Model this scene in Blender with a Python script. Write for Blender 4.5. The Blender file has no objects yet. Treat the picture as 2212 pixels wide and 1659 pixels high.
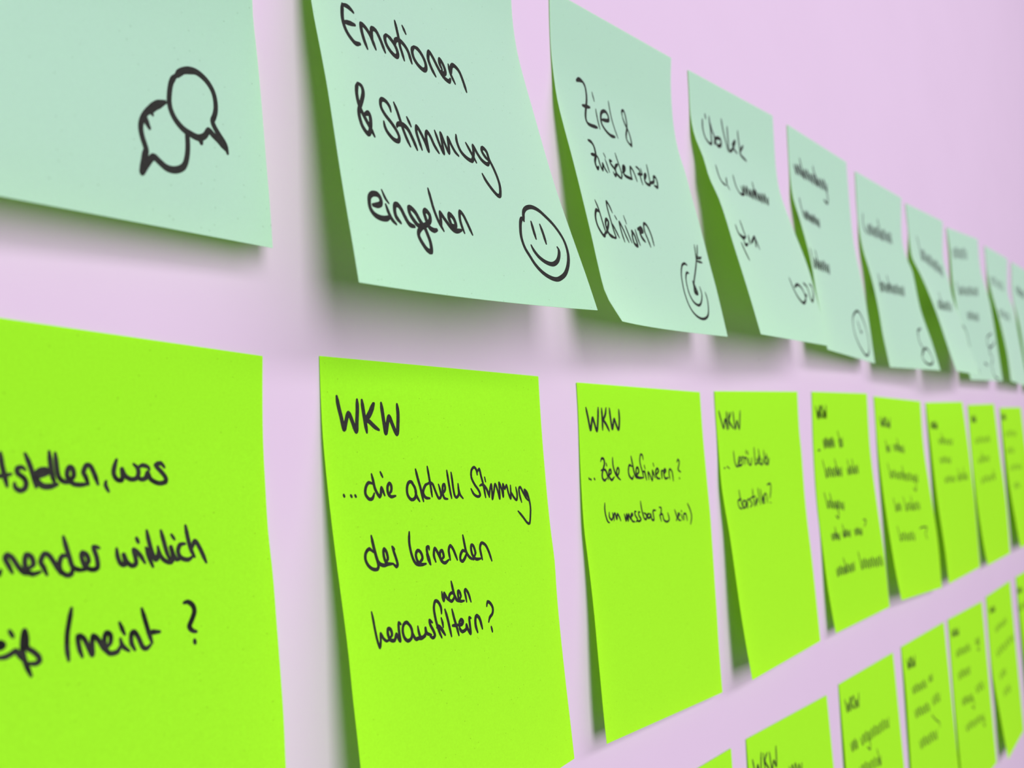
import bpy, bmesh, math
from mathutils import Matrix, Vector

# ------------------------------------------------------------------ camera
scene = bpy.context.scene
COL = scene.collection
EYE_HEIGHT = 1.45          # the lens sits 21 cm in front of the wall (plane y = 0)
EYE_DIST = 0.21034
R = ((0.7032360, 0.0352901, 0.7100801), (-0.7103278, 0.0768697, 0.6996610), (-0.0298925, -0.9964164, 0.0791251))
cam_data = bpy.data.cameras.new('camera')
cam = bpy.data.objects.new('camera', cam_data)
COL.objects.link(cam)
M = Matrix(((R[0][0], -R[0][1], -R[0][2]), (R[1][0], -R[1][1], -R[1][2]), (R[2][0], -R[2][1], -R[2][2]))).to_4x4()
M.translation = Vector((0, -EYE_DIST, EYE_HEIGHT))
cam.matrix_world = M
cam_data.sensor_fit = 'HORIZONTAL'
cam_data.sensor_width = 36.0
cam_data.lens = 36.0 * 1660.0 / 2212.0
cam_data.clip_start = 0.01
cam_data.clip_end = 50
cam_data.dof.use_dof = True
cam_data.dof.focus_distance = 0.272
cam_data.dof.aperture_fstop = 9.2
scene.camera = cam

# ------------------------------------------------------------------ light and exposure
scene.view_settings.view_transform = 'Standard'
scene.view_settings.look = 'None'
scene.view_settings.gamma = 1.0
scene.view_settings.use_curve_mapping = False
scene.view_settings.exposure = -0.09

world = bpy.data.worlds.new('room_light')
scene.world = world
world.use_nodes = True
wn = world.node_tree.nodes
wn['Background'].inputs['Color'].default_value = (1.0, 0.985, 1.0, 1)
wn['Background'].inputs['Strength'].default_value = 0.07


def area_light(name, loc, target, sx, sy, power, color=(1, 1, 1)):
    d = bpy.data.lights.new(name, 'AREA')
    d.shape = 'RECTANGLE'
    d.size, d.size_y, d.energy, d.color = sx, sy, power, color
    o = bpy.data.objects.new(name, d)
    COL.objects.link(o)
    o.location = loc
    o.rotation_euler = (Vector(target) - Vector(loc)).to_track_quat('-Z', 'Y').to_euler()
    return o


# daylight from the tall window on the other side of the room, a little to the left
area_light('window_light', (-0.72, -3.3, 1.78), (0.3, 0.0, 1.45), 1.15, 2.4, 112.0)
# the ceiling lamp further along the wall
area_light('ceiling_lamp_light', (0.75, -1.60, 2.45), (0.75, 0.0, 1.50), 3.0, 0.4, 27.0)


# ------------------------------------------------------------------ materials
def new_mat(name):
    m = bpy.data.materials.new(name)
    m.use_nodes = True
    nt = m.node_tree
    nt.nodes.clear()
    out = nt.nodes.new('ShaderNodeOutputMaterial')
    return m, nt, out


def mottled(nt, base, spread, scale, detail=6.0):
    """base colour with a fine fibrous mottle that belongs to the paper"""
    tc = nt.nodes.new('ShaderNodeTexCoord')
    no = nt.nodes.new('ShaderNodeTexNoise')
    no.inputs['Scale'].default_value = scale
    no.inputs['Detail'].default_value = detail
    no.inputs['Roughness'].default_value = 0.65
    nt.links.new(tc.outputs['Object'], no.inputs['Vector'])
    ra = nt.nodes.new('ShaderNodeValToRGB')
    ra.color_ramp.elements[0].position = 0.30
    ra.color_ramp.elements[1].position = 0.70
    ra.color_ramp.elements[0].color = tuple(c * (1 - spread) for c in base) + (1,)
    ra.color_ramp.elements[1].color = tuple(min(1, c * (1 + spread)) for c in base) + (1,)
    nt.links.new(no.outputs['Fac'], ra.inputs['Fac'])
    return tc, no, ra


def paper_mat(name, base, through, fac, spread):
    m, nt, out = new_mat(name)
    tc, no, ra = mottled(nt, base, spread, 1500.0, 3.0)
    vo = nt.nodes.new('ShaderNodeTexVoronoi')      # sparse darker fibres in the sheet
    vo.inputs['Scale'].default_value = 330.0
    nt.links.new(tc.outputs['Object'], vo.inputs['Vector'])
    sp = nt.nodes.new('ShaderNodeMath')
    sp.operation = 'LESS_THAN'
    sp.inputs[1].default_value = 0.06
    nt.links.new(vo.outputs['Distance'], sp.inputs[0])
    mx = nt.nodes.new('ShaderNodeMixRGB')
    mx.inputs[2].default_value = tuple(c * 0.62 for c in base) + (1,)
    nt.links.new(sp.outputs[0], mx.inputs[0])
    nt.links.new(ra.outputs['Color'], mx.inputs[1])
    dif = nt.nodes.new('ShaderNodeBsdfDiffuse')
    dif.inputs['Roughness'].default_value = 0.9
    nt.links.new(mx.outputs[0], dif.inputs['Color'])
    tr = nt.nodes.new('ShaderNodeBsdfTranslucent')
    tr.inputs['Color'].default_value = tuple(through) + (1,)
    mix = nt.nodes.new('ShaderNodeMixShader')
    mix.inputs['Fac'].default_value = fac
    nt.links.new(dif.outputs[0], mix.inputs[1])
    nt.links.new(tr.outputs[0], mix.inputs[2])
    bu = nt.nodes.new('ShaderNodeBump')
    bu.inputs['Strength'].default_value = 0.05
    bu.inputs['Distance'].default_value = 0.0002
    nt.links.new(no.outputs['Fac'], bu.inputs['Height'])
    nt.links.new(bu.outputs[0], dif.inputs['Normal'])
    nt.links.new(mix.outputs[0], out.inputs['Surface'])
    return m


MINT = paper_mat('mint_paper', (0.592, 0.763, 0.715), (0.58, 1.0, 0.20), 0.37, 0.02)
MINT_BACK = paper_mat('mint_paper_back', (0.30, 0.70, 0.10), (0.55, 1.0, 0.20), 0.97, 0.02)
LIME = paper_mat('lime_paper', (0.470, 0.900, 0.036), (0.55, 1.0, 0.02), 0.36, 0.045)
LIME_BACK = paper_mat('lime_paper_back', (0.30, 0.80, 0.01), (0.55, 1.0, 0.03), 0.97, 0.04)

INK, nt, out = new_mat('black_marker_ink')
pb = nt.nodes.new('ShaderNodeBsdfPrincipled')
tc, no, ra = mottled(nt, (0.021, 0.020, 0.019), 0.25, 900.0)
nt.links.new(ra.outputs['Color'], pb.inputs['Base Color'])
pb.inputs['Roughness'].default_value = 0.75
pb.inputs['Specular IOR Level'].default_value = 0.15
nt.links.new(pb.outputs[0], out.inputs['Surface'])

WALL, nt, out = new_mat('white_lilac_wall_paint')
tc, no, ra = mottled(nt, (0.585, 0.440, 0.610), 0.012, 9.0)
vo = nt.nodes.new('ShaderNodeTexVoronoi')          # a few dark specks and pin pricks
vo.inputs['Scale'].default_value = 34.0
nt.links.new(tc.outputs['Object'], vo.inputs['Vector'])
sp = nt.nodes.new('ShaderNodeMath')
sp.operation = 'LESS_THAN'
sp.inputs[1].default_value = 0.014
nt.links.new(vo.outputs['Distance'], sp.inputs[0])
mx = nt.nodes.new('ShaderNodeMixRGB')
mx.inputs[2].default_value = (0.36, 0.27, 0.37, 1)
nt.links.new(sp.outputs[0], mx.inputs[0])
nt.links.new(ra.outputs['Color'], mx.inputs[1])
df = nt.nodes.new('ShaderNodeBsdfDiffuse')
nt.links.new(mx.outputs[0], df.inputs['Color'])
nt.links.new(df.outputs[0], out.inputs['Surface'])

FLOOR, nt, out = new_mat('grey_carpet')
tc, no, ra = mottled(nt, (0.30, 0.29, 0.30), 0.2, 300.0)
df = nt.nodes.new('ShaderNodeBsdfDiffuse')
nt.links.new(ra.outputs['Color'], df.inputs['Color'])
nt.links.new(df.outputs[0], out.inputs['Surface'])

SKIRT, nt, out = new_mat('white_skirting_paint')
tc, no, ra = mottled(nt, (0.75, 0.74, 0.75), 0.02, 20.0)
df = nt.nodes.new('ShaderNodeBsdfDiffuse')
nt.links.new(ra.outputs['Color'], df.inputs['Color'])
nt.links.new(df.outputs[0], out.inputs['Surface'])


# ------------------------------------------------------------------ the setting
def box(name, lo, hi, mat, bevel=0.0):
    bm = bmesh.new()
    bmesh.ops.create_cube(bm, size=1.0)
    for v in bm.verts:
        v.co = Vector(((lo[i] + hi[i]) / 2 + v.co[i] * (hi[i] - lo[i]) for i in range(3)))
    if bevel:
        bmesh.ops.bevel(bm, geom=bm.edges[:], offset=bevel, segments=2, affect='EDGES')
    me = bpy.data.meshes.new(name)
    bm.to_mesh(me)
    bm.free()
    me.materials.append(mat)
    o = bpy.data.objects.new(name, me)
    COL.objects.link(o)
    o['kind'] = 'structure'
    return o


box('wall_back', (-2.0, 0.0, 0.0), (6.0, 0.12, 2.8), WALL)
box('floor', (-2.0, -3.0, -0.1), (6.0, 0.12, 0.0), FLOOR)
box('baseboard_back', (-2.0, -0.015, 0.0), (6.0, 0.0, 0.08), SKIRT, 0.003)

# ------------------------------------------------------------------ measured note shapes (millimetres from the foot
# of the lens on the wall) and pen strokes (ten-thousandths of note width and height)
NOTES = {
 'a0': dict(left=[(4.9,-0.6,206.6),(4.8,-0.6,194.0),(4.5,-0.6,181.5),(4.3,-0.6,169.0),(4.1,-0.6,156.5),(4.1,-0.6,144.0),(4.4,-0.6,131.5),(5.1,-2.3,119.1),(5.2,-5.2,107.0),(5.0,-8.4,94.9),(4.8,-11.6,82.8),(4.8,-14.4,70.6),(5.0,-16.0,58.2)],
  right=[(106.5,-0.6,206.6),(106.4,-0.6,194.1),(106.1,-0.6,181.7),(105.9,-0.6,169.3),(105.7,-0.6,156.8),(105.7,-0.6,144.4),(106.0,-0.6,132.0),(106.7,-1.7,119.6),(106.8,-3.6,107.3),(106.6,-5.8,95.1),(106.4,-7.9,82.9),(106.4,-9.8,70.6),(106.6,-10.9,58.2)], sag=0.0, curl=0.0),
 'a1': dict(left=[(118.7,-0.6,195.4),(118.8,-3.1,182.8),(118.8,-5.6,170.2),(118.7,-8.3,157.7),(118.5,-11.2,145.2),(118.4,-14.1,132.7),(118.7,-17.3,120.2),(118.9,-20.5,107.8),(118.8,-23.6,95.3),(118.6,-26.7,82.9),(118.5,-29.9,70.4),(118.6,-33.0,58.0),(118.6,-36.1,45.5)],
  right=[(219.1,-0.6,197.1),(219.1,-0.6,184.2),(219.0,-1.4,171.3),(218.8,-3.6,158.5),(219.2,-6.6,146.0),(219.5,-10.1,133.5),(219.3,-13.9,121.1),(219.0,-17.8,108.8),(218.8,-21.9,96.5),(218.9,-26.2,84.3),(219.2,-30.5,72.1),(219.3,-34.9,60.0),(218.9,-39.4,47.8)], sag=3.8, curl=0.0),
 'a2': dict(left=[(243.5,-0.6,197.8),(243.1,-0.6,184.9),(243.1,-0.6,171.9),(243.2,-1.5,159.1),(242.5,-3.8,146.3),(242.9,-6.6,133.6),(243.6,-9.5,121.0),(244.0,-12.4,108.4),(244.1,-15.4,95.7),(243.9,-18.5,83.1),(243.0,-21.9,70.6),(242.0,-26.0,58.4),(243.8,-32.0,47.1)],
  right=[(339.2,-0.6,200.0),(337.7,-0.6,187.3),(337.5,-0.6,174.6),(338.4,-0.7,161.8),(338.3,-2.7,149.2),(339.7,-5.4,136.8),(339.5,-8.3,124.4),(339.5,-11.3,112.0),(339.1,-14.3,99.6),(338.8,-17.1,87.1),(339.1,-19.8,74.6),(339.1,-22.3,62.1),(339.1,-24.7,49.5)], sag=0.0, curl=7.4),
 'a3': dict(left=[(355.5,-0.6,199.0),(355.6,-0.6,186.2),(355.2,-1.0,173.5),(354.3,-3.4,161.1),(356.0,-6.8,148.9),(354.8,-10.4,136.7),(356.3,-14.4,124.8),(355.9,-18.1,112.6),(355.1,-21.5,100.3),(355.0,-24.8,88.0),(355.3,-27.9,75.6),(355.5,-30.9,63.2),(355.2,-34.0,50.9)],
  right=[(454.6,-0.6,202.4),(454.6,-0.6,189.6),(454.6,-0.6,176.9),(453.9,-1.3,164.3),(452.8,-3.3,151.8),(453.7,-6.2,139.4),(454.8,-9.5,127.1),(455.9,-13.0,114.9),(455.8,-16.6,102.7),(454.6,-19.8,90.4),(453.3,-22.6,78.1),(453.2,-24.9,65.6),(455.1,-26.2,53.1)], sag=0.0, curl=0.0),
 'a4': dict(left=[(475.2,-0.6,202.5),(474.9,-0.6,189.9),(474.7,-0.6,177.3),(474.3,-1.1,164.8),(473.0,-2.7,152.4),(474.8,-4.9,140.1),(476.0,-7.1,127.8),(476.6,-9.3,115.4),(475.8,-11.3,103.0),(474.5,-13.0,90.6),(474.3,-14.7,78.1),(474.7,-16.2,65.7),(475.3,-17.6,53.2)],
  right=[(572.4,-0.6,201.4),(572.7,-0.6,188.8),(572.9,-0.7,176.1),(572.6,-1.1,163.5),(571.7,-1.8,150.9),(571.2,-2.7,138.3),(572.1,-3.9,125.8),(573.2,-5.4,113.2),(573.2,-6.9,100.7),(572.4,-8.4,88.2),(571.7,-9.7,75.6),(571.4,-10.7,63.0),(572.7,-11.2,50.4)], sag=0.0, curl=0.0),
 'a5': dict(left=[(589.2,-0.6,198.4),(588.7,-0.6,185.7),(588.2,-0.6,173.1),(588.6,-0.6,160.4),(587.3,-1.8,147.9),(587.5,-3.4,135.4),(590.0,-5.4,123.1),(591.0,-7.4,110.7),(590.7,-9.3,98.2),(589.2,-11.2,85.7),(587.6,-12.8,73.3),(588.0,-14.4,60.7),(589.7,-15.6,48.2)],
  right=[(690.7,-0.6,199.3),(688.0,-0.6,186.7),(685.5,-0.6,174.0),(685.1,-0.6,161.1),(688.3,-1.4,148.7),(694.6,-3.5,137.8),(693.2,-5.7,125.2),(690.0,-7.9,112.9),(687.9,-10.3,100.4),(689.7,-12.8,87.8),(691.8,-15.4,75.3),(691.6,-18.1,62.7),(689.9,-21.0,50.2)], sag=0.0, curl=0.0),
 'a6': dict(left=[(701.2,-0.6,196.9),(702.2,-0.6,184.1),(703.3,-0.7,171.4),(699.6,-2.2,159.2),(696.0,-4.4,147.2),(700.7,-7.5,135.9),(702.8,-11.0,123.7),(703.2,-14.5,111.4),(702.2,-18.0,99.1),(700.9,-21.2,86.8),(699.2,-24.3,74.5),(699.4,-27.1,62.0),(701.6,-29.6,49.6)],
  right=[(805.7,-0.6,200.8),(802.9,-0.6,188.2),(799.9,-0.6,175.5),(799.0,-0.6,162.6),(805.5,-0.7,151.7),(807.1,-2.4,139.2),(804.8,-4.5,126.6),(805.2,-7.1,113.9),(806.7,-10.0,101.3),(805.9,-13.0,88.7),(804.8,-16.0,76.2),(805.0,-19.2,63.6),(805.6,-22.3,51.0)], sag=0.0, curl=0.0),
 'a7': dict(left=[(818.0,-0.6,197.2),(818.3,-1.3,184.8),(819.0,-1.8,172.4),(817.9,-2.1,160.0),(816.7,-2.4,147.6),(817.4,-2.9,135.2),(818.4,-3.5,122.8),(818.7,-4.4,110.4),(818.4,-5.5,98.0),(817.8,-6.8,85.6),(817.4,-8.2,73.2),(817.5,-9.7,60.9),(818.1,-11.1,48.5)],
  right=[(930.0,-0.6,204.7),(929.7,-0.6,191.7),(929.7,-0.7,178.8),(927.8,-2.2,166.1),(928.8,-4.0,153.4),(932.4,-6.0,141.2),(931.2,-7.7,128.4),(929.5,-9.1,115.6),(928.7,-10.1,102.8),(929.2,-10.9,89.9),(930.2,-11.5,77.0),(930.7,-12.2,64.1),(929.4,-13.2,51.3)], sag=0.0, curl=0.0),
 'a8': dict(left=[(957.2,-0.6,202.1),(957.7,-0.6,189.5),(957.7,-0.8,176.9),(955.8,-1.9,164.6),(956.1,-3.5,152.1),(956.7,-5.4,139.6),(957.8,-7.5,127.2),(958.1,-9.4,114.8),(957.4,-11.2,102.3),(956.9,-12.8,89.8),(956.6,-14.0,77.3),(956.2,-14.7,64.7),(957.5,-14.9,52.2)],
  right=[(1058.8,-0.6,203.3),(1054.8,-0.6,190.1),(1050.4,-0.6,177.1),(1047.7,-0.6,163.6),(1053.7,-0.6,153.2),(1063.1,-1.8,145.0),(1061.7,-3.5,131.4),(1059.1,-5.0,118.0),(1057.2,-6.4,104.4),(1057.5,-7.6,90.7),(1058.9,-8.6,77.1),(1059.7,-9.8,63.4),(1058.1,-11.4,49.8)], sag=0.0, curl=0.0),
 'a9': dict(left=[(1079.1,-0.6,202.4),(1075.2,-0.6,189.6),(1071.0,-0.6,177.0),(1068.8,-0.6,163.9),(1073.2,-0.6,151.7),(1080.1,-1.4,140.5),(1081.6,-2.8,127.5),(1080.0,-4.2,114.3),(1078.5,-5.3,101.1),(1078.1,-6.3,87.9),(1078.5,-7.1,74.6),(1079.1,-7.8,61.3),(1078.9,-8.7,48.0)],
  right=[(1180.7,-0.6,202.4),(1176.8,-0.6,189.6),(1172.6,-0.6,177.0),(1170.4,-0.6,163.9),(1174.8,-0.6,151.7),(1181.7,-1.4,140.5),(1183.2,-2.8,127.5),(1181.6,-4.2,114.3),(1180.1,-5.3,101.1),(1179.7,-6.3,87.9),(1180.1,-7.1,74.6),(1180.7,-7.8,61.3),(1180.5,-8.7,48.0)], sag=0.0, curl=0.0),
 'b0': dict(left=[(7.1,-0.6,35.9),(7.0,-0.6,23.2),(7.1,-0.7,10.6),(7.1,-1.9,-2.0),(7.0,-3.6,-14.6),(7.3,-5.7,-27.1),(7.2,-7.8,-39.5),(7.1,-9.9,-52.0),(7.1,-11.6,-64.6),(7.1,-12.6,-77.2),(7.3,-13.5,-89.8),(7.4,-14.4,-102.5),(7.5,-15.3,-115.1)],
  right=[(108.7,-0.6,28.3),(108.6,-0.6,15.7),(108.7,-0.7,3.0),(108.7,-1.9,-9.6),(108.6,-3.6,-22.2),(108.9,-5.7,-34.6),(108.8,-7.8,-47.1),(108.7,-9.9,-59.6),(108.7,-11.6,-72.2),(108.7,-12.6,-84.8),(108.9,-13.5,-97.4),(109.0,-14.4,-110.1),(109.1,-15.3,-122.7)], sag=0.0, curl=0.0),
 'b1': dict(left=[(127.7,-0.6,29.5),(127.8,-1.0,16.8),(127.6,-2.3,4.2),(127.6,-4.2,-8.3),(127.6,-6.5,-20.7),(127.6,-9.1,-33.1),(127.7,-11.8,-45.5),(127.7,-14.5,-57.9),(127.5,-16.9,-70.3),(127.6,-19.1,-82.8),(127.7,-21.2,-95.3),(127.9,-23.2,-107.8),(128.1,-25.2,-120.3)],
  right=[(228.2,-0.6,27.4),(228.2,-1.0,15.1),(228.2,-1.6,2.9),(228.1,-2.5,-9.3),(228.0,-3.5,-21.5),(228.1,-4.6,-33.7),(228.6,-5.7,-45.8),(228.1,-6.7,-58.0),(227.9,-7.8,-70.2),(228.0,-8.9,-82.4),(228.2,-10.0,-94.6),(228.3,-11.3,-106.7),(228.0,-12.9,-118.9)], sag=0.0, curl=0.0),
 'b2': dict(left=[(252.2,-0.6,25.8),(252.6,-0.6,13.5),(252.5,-0.7,1.2),(252.2,-1.0,-11.1),(251.9,-1.5,-23.4),(251.7,-2.2,-35.7),(252.3,-3.1,-47.9),(252.6,-4.2,-60.2),(252.6,-5.3,-72.4),(252.2,-6.5,-84.7),(251.9,-7.7,-96.9),(251.9,-8.6,-109.2),(252.4,-9.3,-121.4)],
  right=[(351.3,-0.6,24.4),(351.4,-0.8,11.9),(351.2,-1.3,-0.7),(351.2,-1.9,-13.2),(351.4,-2.4,-25.7),(351.5,-3.0,-38.3),(351.3,-3.4,-50.8),(351.2,-3.7,-63.3),(351.2,-3.9,-75.9),(351.3,-4.1,-88.4),(351.3,-4.2,-101.0),(351.4,-4.5,-113.5),(351.2,-5.1,-126.0)], sag=0.0, curl=0.0),
 'b3': dict(left=[(366.1,-0.6,25.3),(366.2,-0.6,13.0),(366.5,-0.8,0.6),(366.2,-1.4,-11.7),(365.3,-2.4,-24.0),(365.7,-3.5,-36.1),(366.6,-4.7,-48.3),(366.5,-6.1,-60.6),(366.2,-7.5,-72.9),(365.9,-8.9,-85.1),(365.8,-10.4,-97.4),(365.9,-12.0,-109.6),(366.1,-13.7,-121.8)],
  right=[(466.7,-0.6,27.9),(466.2,-0.6,15.3),(466.2,-0.6,2.6),(467.2,-0.7,-10.0),(467.0,-1.0,-22.6),(466.5,-1.4,-35.3),(466.3,-2.0,-47.9),(466.6,-2.6,-60.5),(467.0,-3.3,-73.2),(466.9,-4.0,-85.8),(466.6,-4.7,-98.4),(466.5,-5.3,-111.1),(466.8,-5.7,-123.7)], sag=0.0, curl=0.0),
 'b4': dict(left=[(488.1,-0.6,28.5),(487.2,-0.6,15.9),(486.2,-0.6,3.2),(485.6,-0.6,-9.4),(485.4,-0.6,-22.1),(485.6,-0.6,-34.8),(486.5,-0.6,-47.4),(488.1,-0.6,-60.0),(488.4,-1.4,-72.6),(488.2,-2.4,-85.3),(487.9,-3.6,-97.9),(487.9,-5.0,-110.5),(488.1,-6.5,-123.1)],
  right=[(582.7,-0.6,29.8),(582.3,-0.6,17.1),(581.8,-0.6,4.4),(581.9,-0.6,-8.4),(582.4,-0.9,-21.1),(582.6,-1.5,-33.8),(582.8,-2.3,-46.5),(582.8,-3.2,-59.2),(582.9,-4.1,-71.9),(582.9,-5.0,-84.7),(582.5,-5.8,-97.4),(582.2,-6.3,-110.1),(582.9,-6.5,-122.8)], sag=0.0, curl=0.0),
 'b5': dict(left=[(596.6,-0.6,28.1),(596.8,-0.6,15.7),(596.8,-0.7,3.4),(596.4,-1.0,-9.0),(596.3,-1.5,-21.4),(596.4,-2.1,-33.8),(596.6,-2.8,-46.1),(596.8,-3.7,-58.5),(596.8,-4.7,-70.8),(596.6,-5.9,-83.2),(596.3,-7.2,-95.5),(596.3,-8.7,-107.8),(596.5,-10.3,-120.0)],
  right=[(702.0,-0.6,26.4),(701.9,-0.6,13.5),(701.7,-0.6,0.7),(701.5,-0.9,-12.1),(701.4,-1.6,-24.9),(702.0,-2.5,-37.6),(702.1,-3.4,-50.4),(702.1,-4.4,-63.2),(702.3,-5.4,-76.0),(702.2,-6.2,-88.8),(701.7,-6.7,-101.5),(701.3,-6.9,-114.4),(702.3,-6.7,-127.1)], sag=0.0, curl=0.0),
 'b6': dict(left=[(716.4,-0.6,25.5),(716.1,-1.2,12.8),(716.2,-1.7,0.2),(716.5,-2.2,-12.4),(716.7,-2.6,-25.0),(716.5,-3.2,-37.6),(716.2,-3.9,-50.2),(716.0,-4.7,-62.8),(716.1,-5.6,-75.4),(716.4,-6.5,-88.0),(716.6,-7.3,-100.6),(716.3,-7.9,-113.3),(716.4,-8.3,-125.9)],
  right=[(825.5,-0.6,28.3),(825.4,-1.4,15.4),(825.5,-2.1,2.4),(825.6,-2.8,-10.5),(825.5,-3.4,-23.4),(825.4,-3.9,-36.4),(825.4,-4.3,-49.3),(825.5,-4.6,-62.3),(825.5,-4.7,-75.2),(825.5,-4.8,-88.2),(825.4,-4.9,-101.1),(825.4,-4.9,-114.1),(825.5,-4.9,-127.0)], sag=0.0, curl=0.0),
 'b7': dict(left=[(844.2,-0.6,25.5),(843.8,-0.6,12.7),(843.3,-0.6,-0.0),(843.3,-0.6,-12.8),(844.0,-0.6,-25.6),(844.2,-0.9,-38.4),(844.3,-1.4,-51.1),(844.3,-1.9,-63.9),(844.2,-2.6,-76.7),(844.2,-3.4,-89.4),(844.1,-4.4,-102.2),(844.1,-5.6,-114.9),(844.1,-7.0,-127.6)],
  right=[(943.0,-0.6,28.3),(943.5,-1.0,15.2),(943.3,-1.5,2.2),(942.9,-2.0,-10.8),(942.4,-2.6,-23.9),(942.4,-3.2,-36.9),(942.9,-3.8,-50.0),(943.4,-4.2,-63.0),(943.5,-4.6,-76.1),(943.0,-4.8,-89.1),(942.5,-4.9,-102.2),(942.4,-4.8,-115.3),(943.2,-4.5,-128.3)], sag=0.0, curl=0.0),
 'b8': dict(left=[(967.1,-0.6,24.4),(966.9,-1.1,12.0),(966.9,-1.4,-0.5),(967.1,-1.8,-13.0),(967.4,-2.2,-25.4),(967.4,-2.7,-37.9),(967.0,-3.3,-50.4),(966.7,-4.1,-62.8),(966.8,-5.0,-75.2),(967.2,-6.0,-87.7),(967.3,-7.1,-100.1),(967.0,-8.2,-112.5),(967.0,-9.3,-124.9)],
  right=[(1064.9,-0.6,26.3),(1065.0,-1.0,13.5),(1064.9,-1.4,0.7),(1064.8,-1.8,-12.0),(1064.9,-2.3,-24.8),(1064.9,-2.7,-37.5),(1064.9,-3.1,-50.3),(1064.9,-3.6,-63.1),(1064.9,-4.0,-75.8),(1064.8,-4.6,-88.6),(1064.8,-5.1,-101.3),(1064.9,-5.7,-114.1),(1064.8,-6.4,-126.8)], sag=0.0, curl=0.0),
 'c0': dict(left=[(262.9,-0.6,-158.0),(262.9,-0.9,-170.6),(262.9,-1.2,-183.3),(262.9,-1.5,-196.0),(262.9,-1.8,-208.6),(262.9,-2.1,-221.3),(262.9,-2.4,-234.0),(262.9,-2.7,-246.6),(262.9,-3.0,-259.3),(262.9,-3.3,-271.9),(262.9,-3.6,-284.6),(262.9,-3.9,-297.3),(262.9,-4.2,-309.9)],
  right=[(364.5,-0.6,-158.0),(364.5,-0.9,-170.6),(364.5,-1.2,-183.3),(364.5,-1.5,-196.0),(364.5,-1.8,-208.6),(364.5,-2.1,-221.3),(364.5,-2.4,-234.0),(364.5,-2.7,-246.6),(364.5,-3.0,-259.3),(364.5,-3.3,-271.9),(364.5,-3.6,-284.6),(364.5,-3.9,-297.3),(364.5,-4.2,-309.9)], sag=0.0, curl=0.0),
 'c1': dict(left=[(380.4,-0.6,-158.0),(380.4,-1.0,-170.6),(380.4,-1.5,-183.3),(380.4,-1.9,-195.9),(380.4,-2.3,-208.6),(380.3,-2.7,-221.2),(380.3,-3.1,-233.9),(380.3,-3.5,-246.6),(380.3,-3.9,-259.2),(380.3,-4.3,-271.9),(380.3,-4.7,-284.5),(380.3,-5.2,-297.2),(380.3,-5.6,-309.8)],
  right=[(482.7,-0.6,-160.6),(482.7,-1.1,-173.2),(482.7,-1.6,-185.9),(482.7,-2.1,-198.5),(482.7,-2.6,-211.2),(482.7,-3.1,-223.9),(482.7,-3.6,-236.5),(482.7,-4.1,-249.2),(482.7,-4.6,-261.8),(482.7,-5.1,-274.5),(482.7,-5.6,-287.1),(482.7,-6.1,-299.8),(482.7,-6.6,-312.4)], sag=0.0, curl=0.0),
 'c2': dict(left=[(501.7,-0.6,-158.6),(501.7,-1.0,-171.3),(501.7,-1.3,-183.9),(501.7,-1.7,-196.6),(501.7,-2.0,-209.3),(501.6,-2.4,-221.9),(501.6,-2.7,-234.6),(501.6,-3.1,-247.2),(501.6,-3.4,-259.9),(501.6,-3.8,-272.6),(501.6,-4.1,-285.2),(501.6,-4.4,-297.9),(501.6,-4.8,-310.5)],
  right=[(600.0,-0.6,-159.2),(600.0,-1.0,-171.8),(600.0,-1.4,-184.5),(600.0,-1.8,-197.1),(600.0,-2.2,-209.8),(600.0,-2.6,-222.5),(600.0,-3.0,-235.1),(599.9,-3.4,-247.8),(599.9,-3.8,-260.4),(599.9,-4.2,-273.1),(599.9,-4.6,-285.7),(599.9,-5.0,-298.4),(599.9,-5.4,-311.1)], sag=0.0, curl=0.0),
 'c3': dict(left=[(617.7,-0.6,-158.8),(617.7,-1.1,-171.5),(617.8,-1.6,-184.1),(617.7,-1.9,-196.8),(617.7,-1.9,-209.4),(617.7,-1.9,-222.1),(617.8,-1.8,-234.8),(617.6,-1.8,-247.4),(617.5,-1.8,-260.1),(617.4,-1.8,-272.8),(617.2,-1.8,-285.4),(617.1,-1.8,-298.1),(617.0,-1.8,-310.8)],
  right=[(722.0,-0.6,-159.4),(722.0,-1.0,-172.1),(721.9,-1.3,-184.7),(721.9,-1.7,-197.4),(721.9,-2.0,-210.1),(721.9,-2.4,-222.7),(721.9,-2.7,-235.4),(721.9,-3.1,-248.0),(721.9,-3.4,-260.7),(721.9,-3.8,-273.4),(721.9,-4.1,-286.0),(721.9,-4.5,-298.7),(721.9,-4.9,-311.3)], sag=0.0, curl=0.0),
 'c4': dict(left=[(733.6,-0.6,-159.6),(733.6,-0.7,-172.3),(733.6,-0.7,-184.9),(733.6,-0.7,-197.6),(733.6,-0.8,-210.3),(733.6,-0.9,-222.9),(733.6,-1.1,-235.6),(733.6,-1.4,-248.2),(733.6,-1.7,-260.9),(733.6,-1.9,-273.6),(733.6,-2.2,-286.2),(733.6,-2.5,-298.9),(733.6,-2.8,-311.6)],
  right=[(840.1,-0.6,-161.6),(840.1,-0.8,-173.9),(840.1,-1.0,-186.2),(840.0,-1.2,-198.4),(840.0,-1.3,-210.7),(840.0,-1.5,-222.9),(840.0,-1.7,-235.2),(840.0,-1.8,-247.5),(840.0,-2.0,-259.7),(840.0,-2.2,-272.0),(840.0,-2.3,-284.3),(840.0,-2.5,-296.5),(840.0,-2.7,-308.8)], sag=0.0, curl=0.0),
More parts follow.
